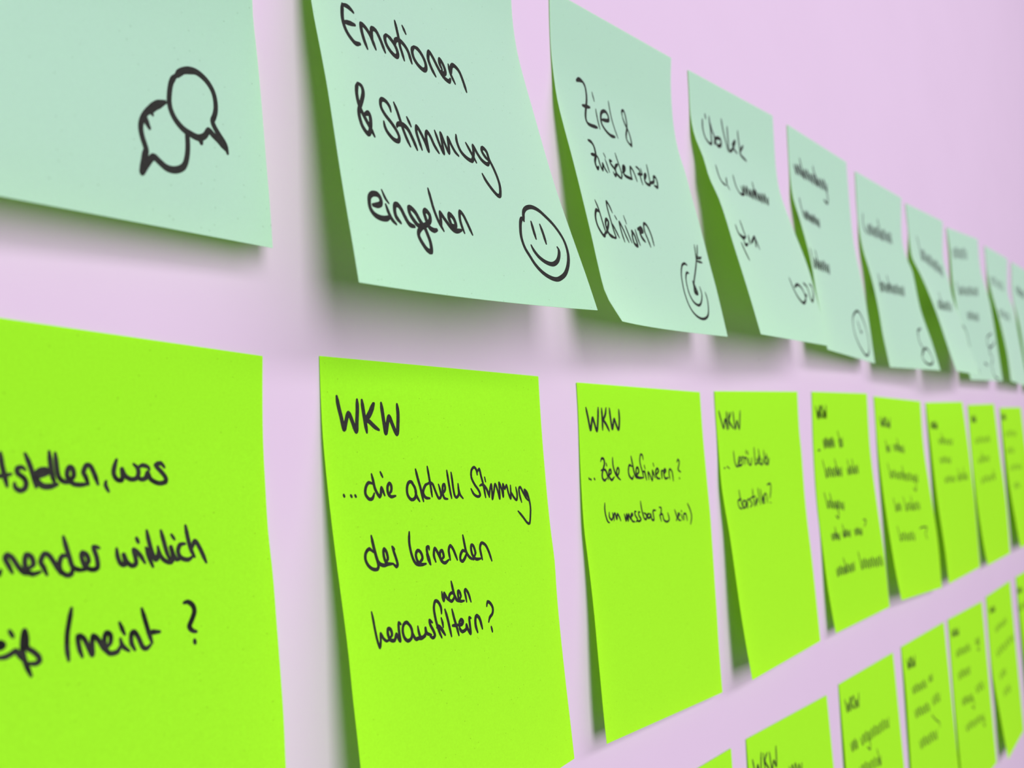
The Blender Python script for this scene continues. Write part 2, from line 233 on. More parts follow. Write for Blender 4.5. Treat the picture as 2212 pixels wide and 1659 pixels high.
 'c5': dict(left=[(855.5,-0.6,-160.0),(855.4,-0.6,-172.4),(855.0,-0.6,-184.9),(854.6,-0.6,-197.4),(854.9,-0.6,-209.8),(854.9,-0.9,-222.3),(854.9,-1.6,-234.7),(855.8,-2.5,-247.2),(856.4,-3.7,-259.5),(855.8,-5.1,-271.9),(854.9,-6.5,-284.3),(854.6,-7.8,-296.7),(855.8,-8.6,-309.1)],
  right=[(950.6,-0.6,-158.3),(950.6,-0.8,-171.0),(950.6,-0.9,-183.6),(950.6,-1.1,-196.3),(950.6,-1.2,-209.0),(950.6,-1.4,-221.6),(950.6,-1.5,-234.3),(950.6,-1.7,-247.0),(950.6,-1.8,-259.6),(950.6,-2.0,-272.3),(950.6,-2.1,-285.0),(950.6,-2.3,-297.6),(950.6,-2.4,-310.3)], sag=0.0, curl=0.0),
 'c6': dict(left=[(977.3,-0.6,-158.3),(977.3,-1.0,-171.0),(977.3,-1.3,-183.7),(977.3,-1.6,-196.3),(977.3,-1.9,-209.0),(977.3,-2.3,-221.7),(977.3,-2.7,-234.4),(977.3,-3.7,-247.0),(977.3,-4.6,-259.7),(977.3,-5.6,-272.3),(977.3,-6.5,-285.0),(977.3,-7.5,-297.6),(977.3,-8.4,-310.3)],
  right=[(1078.9,-0.6,-158.3),(1078.9,-1.0,-171.0),(1078.9,-1.3,-183.7),(1078.9,-1.6,-196.3),(1078.9,-1.9,-209.0),(1078.9,-2.3,-221.7),(1078.9,-2.7,-234.4),(1078.9,-3.7,-247.0),(1078.9,-4.6,-259.7),(1078.9,-5.6,-272.3),(1078.9,-6.5,-285.0),(1078.9,-7.5,-297.6),(1078.9,-8.4,-310.3)], sag=0.0, curl=0.0),
}
INK_DATA = {
 'a0': [
  ('speech_bubble_drawing', 1.00, '7496,6969 7625,6831 7874,6723 8117,6722 8354,6830 8516,7006 8576,7208 8566,7425 8503,7586 8451,7677 8494,7786 8605,7921 8767,8099 8828,8269'),
  ('speech_bubble_drawing', 1.00, '8790,8212 8591,8056 8422,7959 8322,7902 8203,8039 8022,8115 7820,8086 7623,8025 7436,7887 7320,7709 7287,7511 7332,7241 7398,7068 7515,6933'),
  ('speech_bubble_drawing', 1.40, '7988,8115 8072,8136 8090,8196'),
  ('speech_bubble_drawing', 1.00, '7566,6933 7695,6803 7871,6750 8045,6740'),
  ('speech_bubble_drawing', 1.00, '7184,7573 6966,7671 6765,7806 6593,8000 6516,8190 6532,8381 6594,8561 6617,8652 6555,8831 6473,9079 6609,8915 6780,8740 6931,8807 7114,8893 7341,8887 7548,8789 7649,8623 7706,8387 7714,8134 7670,8067'),
  ('speech_bubble_drawing', 1.00, '6587,8634 6539,8834 6484,9019 6546,8926 6599,8858'),
  ('speech_bubble_drawing', 1.00, '6633,7966 6673,8094 6734,8192'),
  ('speech_bubble_drawing', 0.80, '6777,7846 6835,7908'),
  ('speech_bubble_drawing', 1.30, '7133,7593 6898,7717 6711,7886'),
 ],
 'a1': [
  ('handwriting Emotionen', 1.00, '1194,3654 1129,3879 1106,4070 1137,4244 1223,4380 1350,4485 1462,4534 1643,4493'),
  ('handwriting Emotionen', 1.00, '1197,3669 1385,3655 1520,3696 1591,3737'),
  ('handwriting Emotionen', 1.00, '1127,4109 1342,4074 1572,4053'),
  ('handwriting Emotionen', 1.00, '1912,4530 1846,4343 1812,4126 1834,3954 1954,3970 2079,4058 2174,4187 2271,4447'),
  ('handwriting Emotionen', 1.00, '2215,4217 2218,4049 2283,3929 2430,3945 2560,4140 2661,4417'),
  ('handwriting Emotionen', 1.00, '2868,3920 2773,4016 2788,4181 2931,4333 3117,4403 3216,4340 3228,4230 3152,4079 3010,3969 2868,3920'),
  ('handwriting Emotionen', 0.90, '3370,3421 3388,3601 3406,3835 3403,4074 3439,4237 3466,4402'),
  ('handwriting Emotionen', 1.00, '3187,4080 3232,3960 3386,3901 3584,3959 3733,4113 3796,4390'),
  ('handwriting Emotionen', 0.90, '3686,3459 3779,3630'),
  ('handwriting Emotionen', 1.00, '4063,3896 3938,4013 3939,4211 4087,4368 4304,4439 4436,4366 4464,4203 4374,4028 4225,3913 4063,3896'),
  ('handwriting Emotionen', 1.00, '4835,4464 4729,4312 4649,4110 4667,3971 4765,3837 4897,3954 5022,4147 5154,4316 5293,4417 5478,4450 5573,4358'),
  ('handwriting Emotionen', 1.00, '5245,4180 5179,4038 5232,3915 5345,4018 5392,4187 5324,4284 5204,4235'),
  ('handwriting Emotionen', 0.90, '5628,3955 5637,4194 5763,4437'),
  ('handwriting Emotionen', 1.00, '5692,4157 5747,3993 5892,3903 6119,4002 6224,4255 6276,4533'),
  ('handwriting Stimmung', 1.00, '1215,5551 1130,5685 1095,5849 1105,6040 1161,6181 1275,6349 1417,6529 1531,6697'),
  ('handwriting Stimmung', 1.00, '1222,5549 1349,5582 1369,5724 1263,5926 1117,6134 1060,6243 1057,6396 1120,6573 1276,6696 1373,6634 1457,6444 1484,6283 1446,6189 1267,6258'),
  ('handwriting Stimmung', 0.90, '2393,5934 2375,5827 2270,5730 2126,5707 2028,5776 2008,5930 2130,6082 2325,6219 2485,6365 2561,6508 2493,6621 2309,6618 2109,6501 2028,6381 2021,6264'),
  ('handwriting Stimmung', 0.90, '2597,5685 2671,5862 2737,6091 2806,6318 2888,6503 2975,6647'),
  ('handwriting Stimmung', 1.00, '2542,6263 2603,6196 2818,6164 3004,6237 3147,6452 3252,6674'),
  ('handwriting Stimmung', 0.90, '3055,5941 3161,6127'),
  ('handwriting Stimmung', 0.90, '3470,6633 3404,6422 3360,6225 3419,6083 3519,6172 3664,6391 3753,6611 3757,6435 3765,6247 3852,6125 3972,6227 4073,6416 4220,6576'),
  ('handwriting Stimmung', 0.85, '4223,6029 4325,6325 4446,6545 4465,6299 4482,6036 4585,6275 4698,6488 4760,6263 4795,6089 4894,6259 5012,6409 5138,6482'),
  ('handwriting Stimmung', 0.90, '5225,5935 5197,6115 5289,6336 5511,6469 5751,6507 5841,6411 5937,6239 5975,6072 6112,6251 6274,6401 6510,6467 6635,6382'),
  ('handwriting Stimmung', 0.85, '5636,6063 5787,6266 5960,6510'),
  ('handwriting Stimmung', 0.90, '6603,6343 6443,6236 6370,6115 6465,6034 6617,6115 6657,6311 6775,6516 6868,6770 6880,7013 6769,7255 6642,7269 6426,7125 6228,6937 6132,6789'),
  ('handwriting eingehen', 1.00, '999,8314 1158,8297 1316,8244 1348,8139 1266,8052 1078,8059 935,8140 882,8264 885,8405 998,8513 1200,8559 1423,8546 1602,8482'),
  ('handwriting eingehen', 0.90, '1508,8233 1566,8397 1650,8530 1783,8611'),
  ('handwriting eingehen', 0.70, '1448,7924 1537,8092 1637,8178'),
  ('handwriting eingehen', 1.00, '1977,8559 1836,8450 1819,8307 1875,8183 1994,8166 2096,8249 2203,8419 2322,8551 2513,8572'),
  ('handwriting eingehen', 1.00, '2767,8512 2662,8526 2528,8431 2415,8297 2419,8170 2519,8167 2659,8245 2773,8399 2922,8549 2990,8691 3044,8872 3008,9071 2847,9051 2695,8911 2609,8773 2656,8657 2824,8543 3058,8453 3218,8341 3233,8205 3106,8130 3021,8196 3042,8307 3071,8417 3135,8523 3291,8564 3433,8534'),
  ('handwriting eingehen', 0.85, '3399,7589 3431,7809 3467,8038 3562,8296 3717,8519'),
  ('handwriting eingehen', 0.90, '3671,8399 3688,8242 3724,8100 3814,8186 3945,8306 4080,8417 4238,8466 4510,8414'),
  ('handwriting eingehen', 1.00, '4126,8342 4059,8193 4120,8083 4256,8148 4311,8280 4260,8365 4130,8332'),
  ('handwriting eingehen', 0.85, '4618,8461 4560,8289 4553,8110 4624,7954 4741,8025 4846,8214 4965,8462'),
  ('smiley_drawing', 0.95, '7648,7804 7697,7678 7783,7536 7976,7420 8275,7356 8594,7402 8866,7534 9119,7692 9311,7879 9444,8095 9475,8321 9415,8574 9243,8834 8977,9077 8682,9218 8437,9274 8136,9237 7838,9122 7606,8947 7457,8747 7318,8528 7292,8258 7387,7993 7491,7822 7598,7746 7666,7791'),
  ('smiley_drawing', 0.95, '8019,7790 8012,8002 8014,8231'),
  ('smiley_drawing', 0.95, '8439,7822 8466,8053 8465,8316'),
  ('smiley_drawing', 0.95, '7678,8453 7728,8566 7896,8727 8161,8842 8471,8872 8744,8774 8924,8617 9024,8445 8989,8377'),
 ],
 'a2': [
  ('handwriting Ziel', 1.20, '1657,2389 1862,2319 2109,2329'),
  ('handwriting Ziel', 1.00, '2082,2316 2263,2452 2295,2716 2216,2979 2010,3320 1882,3559 1926,3712 2204,3745 2657,3727'),
  ('handwriting Ziel', 1.00, '1832,3162 2121,3141 2416,3114'),
  ('handwriting Ziel', 0.70, '2872,3093 2846,3416 2836,3745'),
  ('handwriting Ziel', 0.70, '2773,2556 2857,2829'),
  ('handwriting Ziel', 1.00, '3221,3383 3754,3311 3808,3132 3621,3024 3319,3114 3164,3304 3114,3534 3305,3721 3622,3833 3965,3818'),
  ('handwriting Ziel', 0.65, '4045,2607 4056,2944 4092,3308 4198,3822'),
  ('handwriting Ziel', 0.80, '5069,2942 5093,2763 5272,2709 5362,2889 5348,3154 5231,3369 5031,3595 4980,3773 5151,3895 5255,3910 5351,3735 5376,3517 5320,3354 5173,3185 5069,2942'),
  ('handwriting Ziel', 1.20, '5190,3878 5240,3902'),
  ('handwriting Zwischenziele', 1.00, '1593,4312 1807,4337 1922,4449 1927,4588 1877,4755 1706,4939 1675,5062 1737,5187 1877,5112'),
  ('handwriting Zwischenziele', 1.00, '1537,4767 1832,4738'),
  ('handwriting Zwischenziele', 0.80, '1914,4720 2017,4814 2034,5011 2118,5178 2212,5065 2282,4955 2353,5105 2480,5207'),
  ('handwriting Zwischenziele', 0.70, '2564,4773 2609,4928 2645,5175'),
  ('handwriting Zwischenziele', 0.70, '2568,4580 2634,4702'),
  ('handwriting Zwischenziele', 0.90, '3082,4757 2935,4759 2956,4878 3151,4993 3212,5127 3047,5231 2984,5138'),
  ('handwriting Zwischenziele', 0.70, '3564,4427 3589,4621 3634,4821 3663,5085 3545,5266'),
  ('handwriting Zwischenziele', 0.90, '3526,4795 3276,4914 3198,5088 3317,5194 3524,5258'),
  ('handwriting Zwischenziele', 0.90, '3775,5028 4002,4914 4105,4795 3980,4792 3848,4956 3882,5096 4158,5142 4488,5150'),
  ('handwriting Zwischenziele', 0.80, '4468,5142 4476,4973 4591,4736 4740,4810 4819,4968 4865,5173'),
  ('handwriting Zwischenziele', 0.80, '5107,4651 5251,4673 5365,4742 5299,4923 5290,5095 5311,5220'),
  ('handwriting Zwischenziele', 1.00, '5128,4900 5508,4852'),
  ('handwriting Zwischenziele', 0.70, '5501,4658 5537,4848'),
  ('handwriting Zwischenziele', 0.90, '5694,4977 5866,4802 5702,4868 5613,5095 5891,5166 6075,5099'),
  ('handwriting Zwischenziele', 0.70, '6166,4431 6123,4744 6062,5079'),
  ('handwriting Zwischenziele', 0.90, '6001,5087 6431,4986 6536,4808 6709,4784 6771,4941 6653,5150 6392,5123'),
  ('handwriting definieren', 0.75, '900,6272 1009,6500 1068,6822 1138,7193'),
  ('handwriting definieren', 0.90, '1012,6601 817,6572 645,6766 624,7018 780,7227 967,7334 1123,7219'),
  ('handwriting definieren', 0.90, '1174,7240 1424,7014 1548,6850 1429,6786 1287,6927 1298,7127 1440,7265 1729,7315'),
  ('handwriting definieren', 0.75, '2024,6518 1919,6323 1766,6211 1718,6448 1763,6802 1814,7104 1870,7290 1721,7328'),
  ('handwriting definieren', 0.70, '2162,6607 2260,6713'),
  ('handwriting definieren', 0.75, '1835,6898 1945,7040 2133,7279'),
  ('handwriting definieren', 0.75, '2502,7374 2409,7073 2417,6775 2612,7002 2711,7175 2841,7357'),
  ('handwriting definieren', 0.60, '2888,6531 2975,6772'),
  ('handwriting definieren', 0.70, '2830,6851 2951,7101 3078,7350'),
  ('handwriting definieren', 0.90, '3272,7124 3288,6978 3430,7083 3498,7261 3512,7417 3274,7359 3217,7102'),
  ('handwriting definieren', 0.75, '3598,6909 3652,7168 3742,7372'),
  ('handwriting definieren', 1.20, '3831,6860 4095,6822'),
  ('handwriting definieren', 1.00, '3983,6953 4228,6890 4149,6790 3960,6875 4010,7083 4241,7223'),
  ('handwriting definieren', 0.80, '4624,7351 4512,7119 4384,6861 4473,6623 4713,6667 4896,6949 4948,7283'),
  ('dartboard_drawing', 0.72, '7634,7724 7427,7683 7142,7764 6901,8025 6805,8306 6810,8689 6965,9063 7239,9324 7667,9471 8128,9479 8534,9351 8750,9090 8834,8777 8769,8569'),
  ('dartboard_drawing', 0.72, '7613,7992 7420,7991 7230,8169 7172,8449 7243,8720 7484,8955 7885,9046 8195,8920 8396,8659 8357,8409'),
  ('dartboard_drawing', 0.72, '8851,6940 8765,7240 8660,7508 8343,7845 7998,8178 7790,8441'),
  ('dartboard_drawing', 0.72, '9148,6929 8875,7318 8681,7478'),
  ('dartboard_drawing', 0.72, '8756,7429 9276,7338'),
  ('dartboard_drawing', 0.72, '8698,7511 9223,7526'),
  ('dartboard_drawing', 0.72, '8984,7339 9137,7415'),
  ('dartboard_drawing', 1.15, '7812,8259 7830,8439 7782,8608 8019,8637 7946,8502 7907,8379'),
 ],
 'a3': [
  ('handwriting Ueberblick', 1.00, '1212,1609 1121,1992 1204,2354 1531,2535 1824,2451 1983,1976 1978,1379'),
  ('handwriting Ueberblick', 1.10, '1532,1360 1592,1510'),
  ('handwriting Ueberblick', 1.00, '2059,1626 2122,1849 2302,2092'),
  ('handwriting Ueberblick', 1.20, '2284,2026 2431,2450 2910,2369 2996,2111 2451,2170 2139,2465'),
  ('handwriting Ueberblick', 1.00, '3341,1246 3500,1783 3638,2176 3688,2517'),
  ('handwriting Ueberblick', 1.00, '3978,1436 3930,1987 3858,2455 4383,2263 4787,1881 4346,2128'),
  ('handwriting Ueberblick', 1.00, '4827,1909 4456,2216 4812,2405'),
  ('handwriting Ueberblick', 1.00, '5217,1401 5241,1876 5280,2294'),
  ('handwriting Ueberblick', 1.10, '5731,1938 5205,2342 5863,2558'),
  ('handwriting fuer Lernenden', 1.00, '1290,3458 1307,3875 1472,4127 1823,4211'),
  ('handwriting fuer Lernenden', 1.00, '2226,3834 2045,4142 2116,4338'),
  ('handwriting fuer Lernenden', 1.00, '3265,3565 3236,4066 3517,4322 4121,4217'),
  ('handwriting fuer Lernenden', 1.00, '3981,3913 3937,4279 4381,3869 4349,4252 4786,3825 4734,4252 5138,3909 5091,4279 5555,3865 5519,4252 5978,3820 5919,4252 6341,3905 6291,4279 6776,3860 6735,4253 7218,3815 7152,4253 7594,3901'),
  ('handwriting fuer Lernenden', 1.00, '5852,3474 5752,3869 5553,4298'),
  ('handwriting geben', 1.00, '978,5925 1053,6223 1445,6373 1823,6288'),
  ('handwriting geben', 1.00, '1779,5653 1807,6051 1890,6280'),
  ('handwriting geben', 1.20, '1369,6264 1379,6380 1620,6312'),
  ('handwriting geben', 1.00, '1497,6445 1491,6641 1867,6560'),
  ('handwriting geben', 1.00, '1045,6614 1201,6942 1398,7227'),
  ('handwriting geben', 1.20, '2276,6194 2138,6529'),
  ('handwriting geben', 1.00, '2387,6461 3076,6139 2990,6352 2837,6570'),
  ('handwriting geben', 1.00, '3076,6139 3183,6411 3242,6606'),
  ('glasses_drawing', 1.00, '6326,7488 6550,7922 6962,8259 7564,8422 8119,8180 7932,7817 7393,7670 6797,7821'),
  ('glasses_drawing', 1.00, '8374,7528 8842,7683 8926,8167 9183,8234 9583,7908 9644,7599 9353,7491'),
  ('glasses_drawing', 1.30, '8083,8058 8398,8056'),
 ],
 'a4': [
  ('handwriting nachhaltiges', 1.00, '666,1655 1018,2025 1062,1615 1441,2004 1461,1575 1863,2010 1923,1668 2282,2045 2332,1627 2721,2023 2747,1587 3157,2030 3223,1681 3591,2065 3648,1640 4046,2043 4078,1599 4498,2050 4571,1695 4947,2086 5011,1653 5419,2064 5457,1611 5887,2071 5967,1709'),
  ('handwriting nachhaltiges', 1.00, '1621,1230 1897,1630 2152,2065'),
  ('handwriting nachhaltiges', 1.00, '3716,1238 3999,1650 4261,2099'),
  ('handwriting nachhaltiges', 1.00, '5630,1863 5929,2319 5760,2684 5197,2598'),
  ('handwriting lernen', 1.00, '1150,3745 1139,4120 1518,3708 1527,4100 1888,3670 1890,4107 2209,3766 2231,4141 2587,3728 2630,4121 2965,3691 3006,4129 3305,3787 3360,4163 3691,3749'),
  ('handwriting lernen', 1.00, '1017,3154 977,3493 860,4079'),
  ('handwriting foerdern', 1.00, '434,6003 568,6405 843,5948 990,6371 1257,5893 1397,6365 1651,5980 1788,6388 2075,5925 2226,6353 2504,5869 2647,6347 2912,5957 3052,6370 3351,5901'),
  ('handwriting foerdern', 1.00, '428,5531 416,5964 451,6419'),
  ('handwriting foerdern', 1.00, '1275,5511 1263,5948 1297,6407'),
  ('clock_drawing', 0.90, '7369,7706 6469,8072 6206,8702 6818,9306 8059,9736 8988,9489 9205,8807 8802,8114 8016,7696 7248,7726'),
  ('clock_drawing', 0.90, '7332,8188 7728,8678 7998,8610'),
 ],
 'a5': [
  ('handwriting Lernenden', 1.00, '1079,2027 997,2680 1548,3033'),
  ('handwriting Lernenden', 1.00, '1695,2532 2007,3021 2158,2471 2504,2981 2625,2409 2986,2976 3151,2511 3450,3006 3631,2449 3967,2965 4114,2387 4467,2959 4658,2490 4945,2989 5155,2427 5484,2948 5654,2363 6003,2942 6218,2468 6497,2972 6733,2404 7058,2930 7249,2340'),
  ('handwriting Lernenden', 1.00, '4252,1951 4629,2444 4822,3005'),
  ('handwriting motivieren', 1.00, '1342,5649 1416,6081 1835,5590 1927,6046 2333,5530 2416,6040 2796,5621 2885,6062 3304,5560 3413,6027 3816,5499 3920,6020 4300,5591 4406,6043 4822,5529 4952,6006 5349,5466 5478,5999 5856,5560 5982,6022 6394,5496 6548,5985 6936,5431'),
  ('handwriting motivieren', 1.00, '1640,5141 1594,5602 1551,6086'),
  ('handwriting motivieren', 1.00, '3494,5089 3477,5564 3452,6062'),
  ('figure_drawing', 1.00, '8366,7727 7515,7893 7120,8422 7487,8917 6845,9274 7146,9607 8193,9713 8970,9478 8785,9048 8204,8808 7130,9012'),
 ],
 'a6': [
  ('handwriting upper', 1.00, '2699,2461 2999,3180 3279,2442 3601,3197 3866,2423 4147,3265 4493,2645 4619,3385 5097,2626 5244,3402 5710,2606 5797,3471 6314,2837 6268,3591 6942,2818 6929,3607 7579,2799 7515,3675 8138,3041 8031,3792 8790,3022'),
  ('handwriting upper', 1.00, '2141,1685 2628,2395 2775,3201'),
  ('handwriting lower', 1.00, '2041,5780 1680,6314 3084,5682 2716,6244 4145,5582 3692,6210 4969,5671 4598,6213 6067,5571 5714,6141 7179,5471 6762,6106 8073,5559'),
  ('handwriting lower', 1.00, '4375,5087 3809,5662 3133,6273'),
 ],
 'a7': [
  ('handwriting top', 1.00, '778,1376 1276,1946 1522,1269 2052,1868 2275,1162 2828,1828 3095,1249 3597,1828 3867,1141 4423,1747 4645,1033 5243,1705 5511,1120'),
  ('handwriting middle', 1.00, '1219,3954 1495,4414 1906,3871 2189,4358 2615,3787 2873,4331 3321,3861 3546,4335 4064,3774 4277,4276 4831,3685 4997,4248 5562,3760 5702,4251 6368,3669 6478,4189 7203,3575'),
  ('handwriting middle', 1.00, '1065,3561 1182,4017 1578,4359'),
  ('handwriting lower', 1.00, '2475,5534 2745,5980 3105,5492 3401,5963 3744,5450 4046,5974 4400,5560 4680,6013 5055,5517 5362,5996 5720,5475'),
  ('figure_drawing', 0.90, '618,6410 1417,6749 1650,7570 1662,8597 2508,9146 3069,9549'),
  ('ink_dot', 1.26, '5072,8845 5907,8988'),
  ('figure_drawing right', 0.90, '8828,6763 7286,7068 6998,7603 8133,7684 9370,7338'),
  ('figure_drawing right', 0.90, '7847,7743 7154,8022 7767,8485 7100,9022 7561,9704 8740,9852'),
 ],
 'a8': [
  ('handwriting upper', 1.00, '1013,2182 1627,2766 2255,2117 3022,2724 3506,2056 4382,2727 4908,2192 5710,2776 6207,2131 7191,2733 7515,2072'),
  ('handwriting lower', 1.00, '1150,4710 1226,5272 2194,4682 2353,5268 3252,4655 3435,5301 4231,4815 4481,5373 5337,4787 5684,5368 6460,4760'),
 ],
 'a9': [
  ('handwriting upper', 1.00, '2003,1867 2986,2451 2796,1827 3876,2441 3599,1787 4752,2475 4639,1952 5608,2553 5465,1912 6535,2543 6302,1872'),
 ],
 'b0': [
  ('handwriting feststellen', 1.00, '3577,2070 3606,2260 3664,2442 3704,2578'),
  ('handwriting feststellen', 1.00, '3452,2437 3587,2425 3782,2394'),
  ('handwriting feststellen', 1.00, '4057,2319 4001,2282 3911,2299 3911,2376 4020,2436 4080,2512 4060,2605 3960,2644 3861,2592 3851,2530'),
  ('handwriting feststellen', 1.00, '4062,2070 4142,2216 4222,2401 4282,2587'),
  ('handwriting feststellen', 1.20, '4232,2440 4366,2399 4511,2352 4491,2315 4367,2324 4280,2400 4303,2494 4426,2570 4592,2569 4719,2536'),
  ('handwriting feststellen', 1.00, '4557,2023 4576,2174 4616,2395 4677,2536'),
  ('handwriting feststellen', 1.00, '4683,2043 4703,2202 4732,2377 4784,2455 4890,2502 4998,2500'),
  ('handwriting feststellen', 1.00, '4976,2501 5076,2387 5045,2274 4980,2260 4931,2341 4955,2453 5084,2531 5259,2537 5392,2520'),
  ('handwriting feststellen', 1.00, '5392,2528 5328,2399 5285,2334 5355,2219 5444,2233 5530,2362 5605,2525'),
  ('handwriting feststellen', 1.00, '5789,2474 5776,2540 5842,2638'),
  ('handwriting feststellen', 1.00, '6044,2110 5994,2221 5967,2338 6033,2437 6150,2452 6177,2368 6168,2267 6224,2367 6365,2432 6510,2413 6557,2327 6541,2242 6447,2176'),
  ('handwriting feststellen', 1.00, '6554,2233 6666,2188 6800,2219 6823,2262'),
  ('handwriting feststellen', 1.00, '6549,2361 6595,2429 6730,2409 6779,2314 6853,2425 7050,2491 7229,2457 7208,2367 7086,2265 6989,2180 7117,2143 7203,2210'),
  ('handwriting lernender wirklich', 1.00, '3464,3869 3519,3886 3552,3821'),
  ('handwriting lernender wirklich', 1.00, '3768,3867 3699,3746 3648,3656 3690,3598 3783,3645 3890,3783 4000,3877 4137,3898'),
  ('handwriting lernender wirklich', 1.00, '4063,3820 4187,3764 4156,3642 4059,3609 4022,3713 4043,3834 4156,3906 4318,3875'),
  ('handwriting lernender wirklich', 1.00, '4446,3926 4384,3802 4334,3724 4420,3605 4520,3639 4632,3781 4723,3922'),
  ('handwriting lernender wirklich', 1.00, '4913,3667 4788,3647 4717,3753 4727,3877 4846,3951 4953,3932 4988,3825'),
  ('handwriting lernender wirklich', 1.00, '4830,3353 4882,3526 4933,3683 4984,3825 5107,3876 5257,3882'),
  ('handwriting lernender wirklich', 1.00, '5238,3850 5336,3744 5301,3648 5217,3614 5190,3676 5241,3819 5323,3869 5431,3889 5523,3853 5520,3702 5465,3529 5586,3548'),
  ('handwriting lernender wirklich', 1.00, '5979,3571 5989,3702 6045,3817 6136,3837 6149,3756 6130,3674 6187,3790 6296,3859 6399,3830 6395,3715 6373,3599 6506,3685 6609,3821'),
  ('handwriting lernender wirklich', 1.20, '6458,3411 6492,3478'),
  ('handwriting lernender wirklich', 1.00, '6667,3574 6717,3725 6794,3894'),
  ('handwriting lernender wirklich', 1.00, '6713,3290 6747,3459 6800,3644 6869,3780 6936,3732 6965,3598'),
  ('handwriting lernender wirklich', 1.00, '6709,3591 6802,3627'),
  ('handwriting lernender wirklich', 1.00, '7057,3296 7114,3484 7167,3672 7227,3792'),
  ('handwriting lernender wirklich', 1.00, '6956,3564 6989,3700 7100,3805 7246,3835 7309,3744 7279,3581 7315,3693 7391,3795 7508,3776'),
  ('handwriting lernender wirklich', 1.00, '7315,3369 7383,3447'),
  ('handwriting lernender wirklich', 1.00, '7643,3531 7513,3545 7446,3663 7509,3768 7684,3808 7800,3760'),
  ('handwriting lernender wirklich', 1.00, '7688,3219 7732,3446 7786,3638 7860,3762'),
  ('handwriting lernender wirklich', 1.00, '7822,3605 7910,3488 8025,3627 8150,3868'),
  ('handwriting weiss meint', 1.30, '3451,4936 3525,4928 3563,4897 3508,4857 3433,4872'),
  ('handwriting weiss meint', 1.00, '3432,5060 3505,5066 3617,5063 3748,5018 3805,4995 3880,5072 3975,5166'),
  ('handwriting weiss meint', 1.10, '3688,4704 3752,4792'),
  ('handwriting weiss meint', 1.00, '4088,5375 4012,5240 3956,5107 3930,4963 3942,4821 3974,4723 4010,4826 4016,4970 4112,5021 4228,5103 4256,5178 4167,5212 4032,5192'),
  ('handwriting weiss meint', 1.00, '4919,4456 4868,4641 4819,4846 4811,5053 4837,5224'),
  ('handwriting weiss meint', 1.00, '5119,5198 5060,5059 5042,4886 5151,4917 5231,5029 5331,5187 5334,5022 5365,4904 5470,4973 5572,5103 5699,5205'),
  ('handwriting weiss meint', 1.00, '5638,5108 5729,5040 5736,4918 5649,4880 5601,4968 5616,5107 5700,5197 5878,5190 5949,5104'),
  ('handwriting weiss meint', 1.00, '5955,4997 5994,5108 6137,5197'),
  ('handwriting weiss meint', 1.00, '5947,4747 6008,4861 6053,4934'),
  ('handwriting weiss meint', 1.00, '6274,5194 6200,5079 6209,4939 6279,4913 6366,5014 6450,5162 6541,5196 6639,5146'),
  ('handwriting weiss meint', 1.00, '6467,4561 6526,4725 6605,4938 6676,5118'),
  ('handwriting weiss meint', 1.10, '6581,4944 6867,4957'),
  ('handwriting weiss meint', 1.10, '7498,4529 7601,4518 7722,4589 7751,4692 7675,4820 7601,4931 7684,5003 7772,5021'),
  ('handwriting weiss meint', 1.30, '7716,5162 7723,5204'),
 ],
 'b1': [
  ('handwriting WKW', 1.35, '562,817 607,1009 692,1254 773,1508 851,1358 963,1162 1074,1302 1219,1551 1266,1336 1308,1066 1313,868'),
  ('handwriting WKW', 1.35, '1494,873 1536,1116 1579,1333 1622,1567'),
  ('handwriting WKW', 1.35, '1927,936 1796,1112 1632,1287 1740,1331 1924,1439 2097,1511'),
  ('handwriting WKW', 1.35, '1960,935 1827,1130 1663,1296'),
  ('handwriting WKW', 1.35, '2244,919 2276,1104 2317,1344 2365,1584 2445,1398 2535,1211 2637,1359 2812,1602 2883,1376 2911,1131 2890,933'),
  ('handwriting die aktuelle Stimmung', 1.25, '536,2867 550,2898'),
  ('handwriting die aktuelle Stimmung', 1.25, '792,2886 816,2916'),
  ('handwriting die aktuelle Stimmung', 1.25, '951,2892 971,2919'),
  ('handwriting die aktuelle Stimmung', 1.00, '1658,2671 1503,2643 1377,2742 1341,2881 1461,2991 1593,2979 1680,2877'),
  ('handwriting die aktuelle Stimmung', 1.00, '1650,2466 1687,2610 1731,2790 1874,2959 1944,2869 1982,2766 2078,2937'),
  ('handwriting die aktuelle Stimmung', 1.00, '2000,2430 2071,2540'),
  ('handwriting die aktuelle Stimmung', 1.00, '2250,2917 2356,2848 2379,2740 2317,2680 2225,2753 2220,2897 2321,2974 2511,2963'),
  ('handwriting die aktuelle Stimmung', 1.00, '3326,2785 3231,2681 3097,2694 3013,2809 3011,2965 3145,3074 3301,3046 3371,2927 3326,2785 3199,2680'),
  ('handwriting die aktuelle Stimmung', 1.00, '3336,2891 3392,3015 3485,3124'),
  ('handwriting die aktuelle Stimmung', 1.00, '3454,2402 3512,2616 3585,2829 3653,3131'),
  ('handwriting die aktuelle Stimmung', 1.00, '3945,2744 3820,2767 3677,2921 3757,3048 3940,3076'),
  ('handwriting die aktuelle Stimmung', 0.90, '3974,2351 4002,2558 4035,2810 4053,3042'),
  ('handwriting die aktuelle Stimmung', 0.90, '3854,2768 4002,2723 4133,2759 4233,2942 4340,3093 4458,3041 4431,2877 4393,2777'),
  ('handwriting die aktuelle Stimmung', 0.90, '4519,3007 4668,2904 4660,2780 4581,2810 4545,2972 4595,3100 4744,3125'),
  ('handwriting die aktuelle Stimmung', 0.90, '4834,2461 4859,2691 4894,2949 4929,3115'),
  ('handwriting die aktuelle Stimmung', 0.90, '5024,2512 5040,2697 5051,2900 5087,3066 5170,3106 5279,3037 5294,2890 5297,2788'),
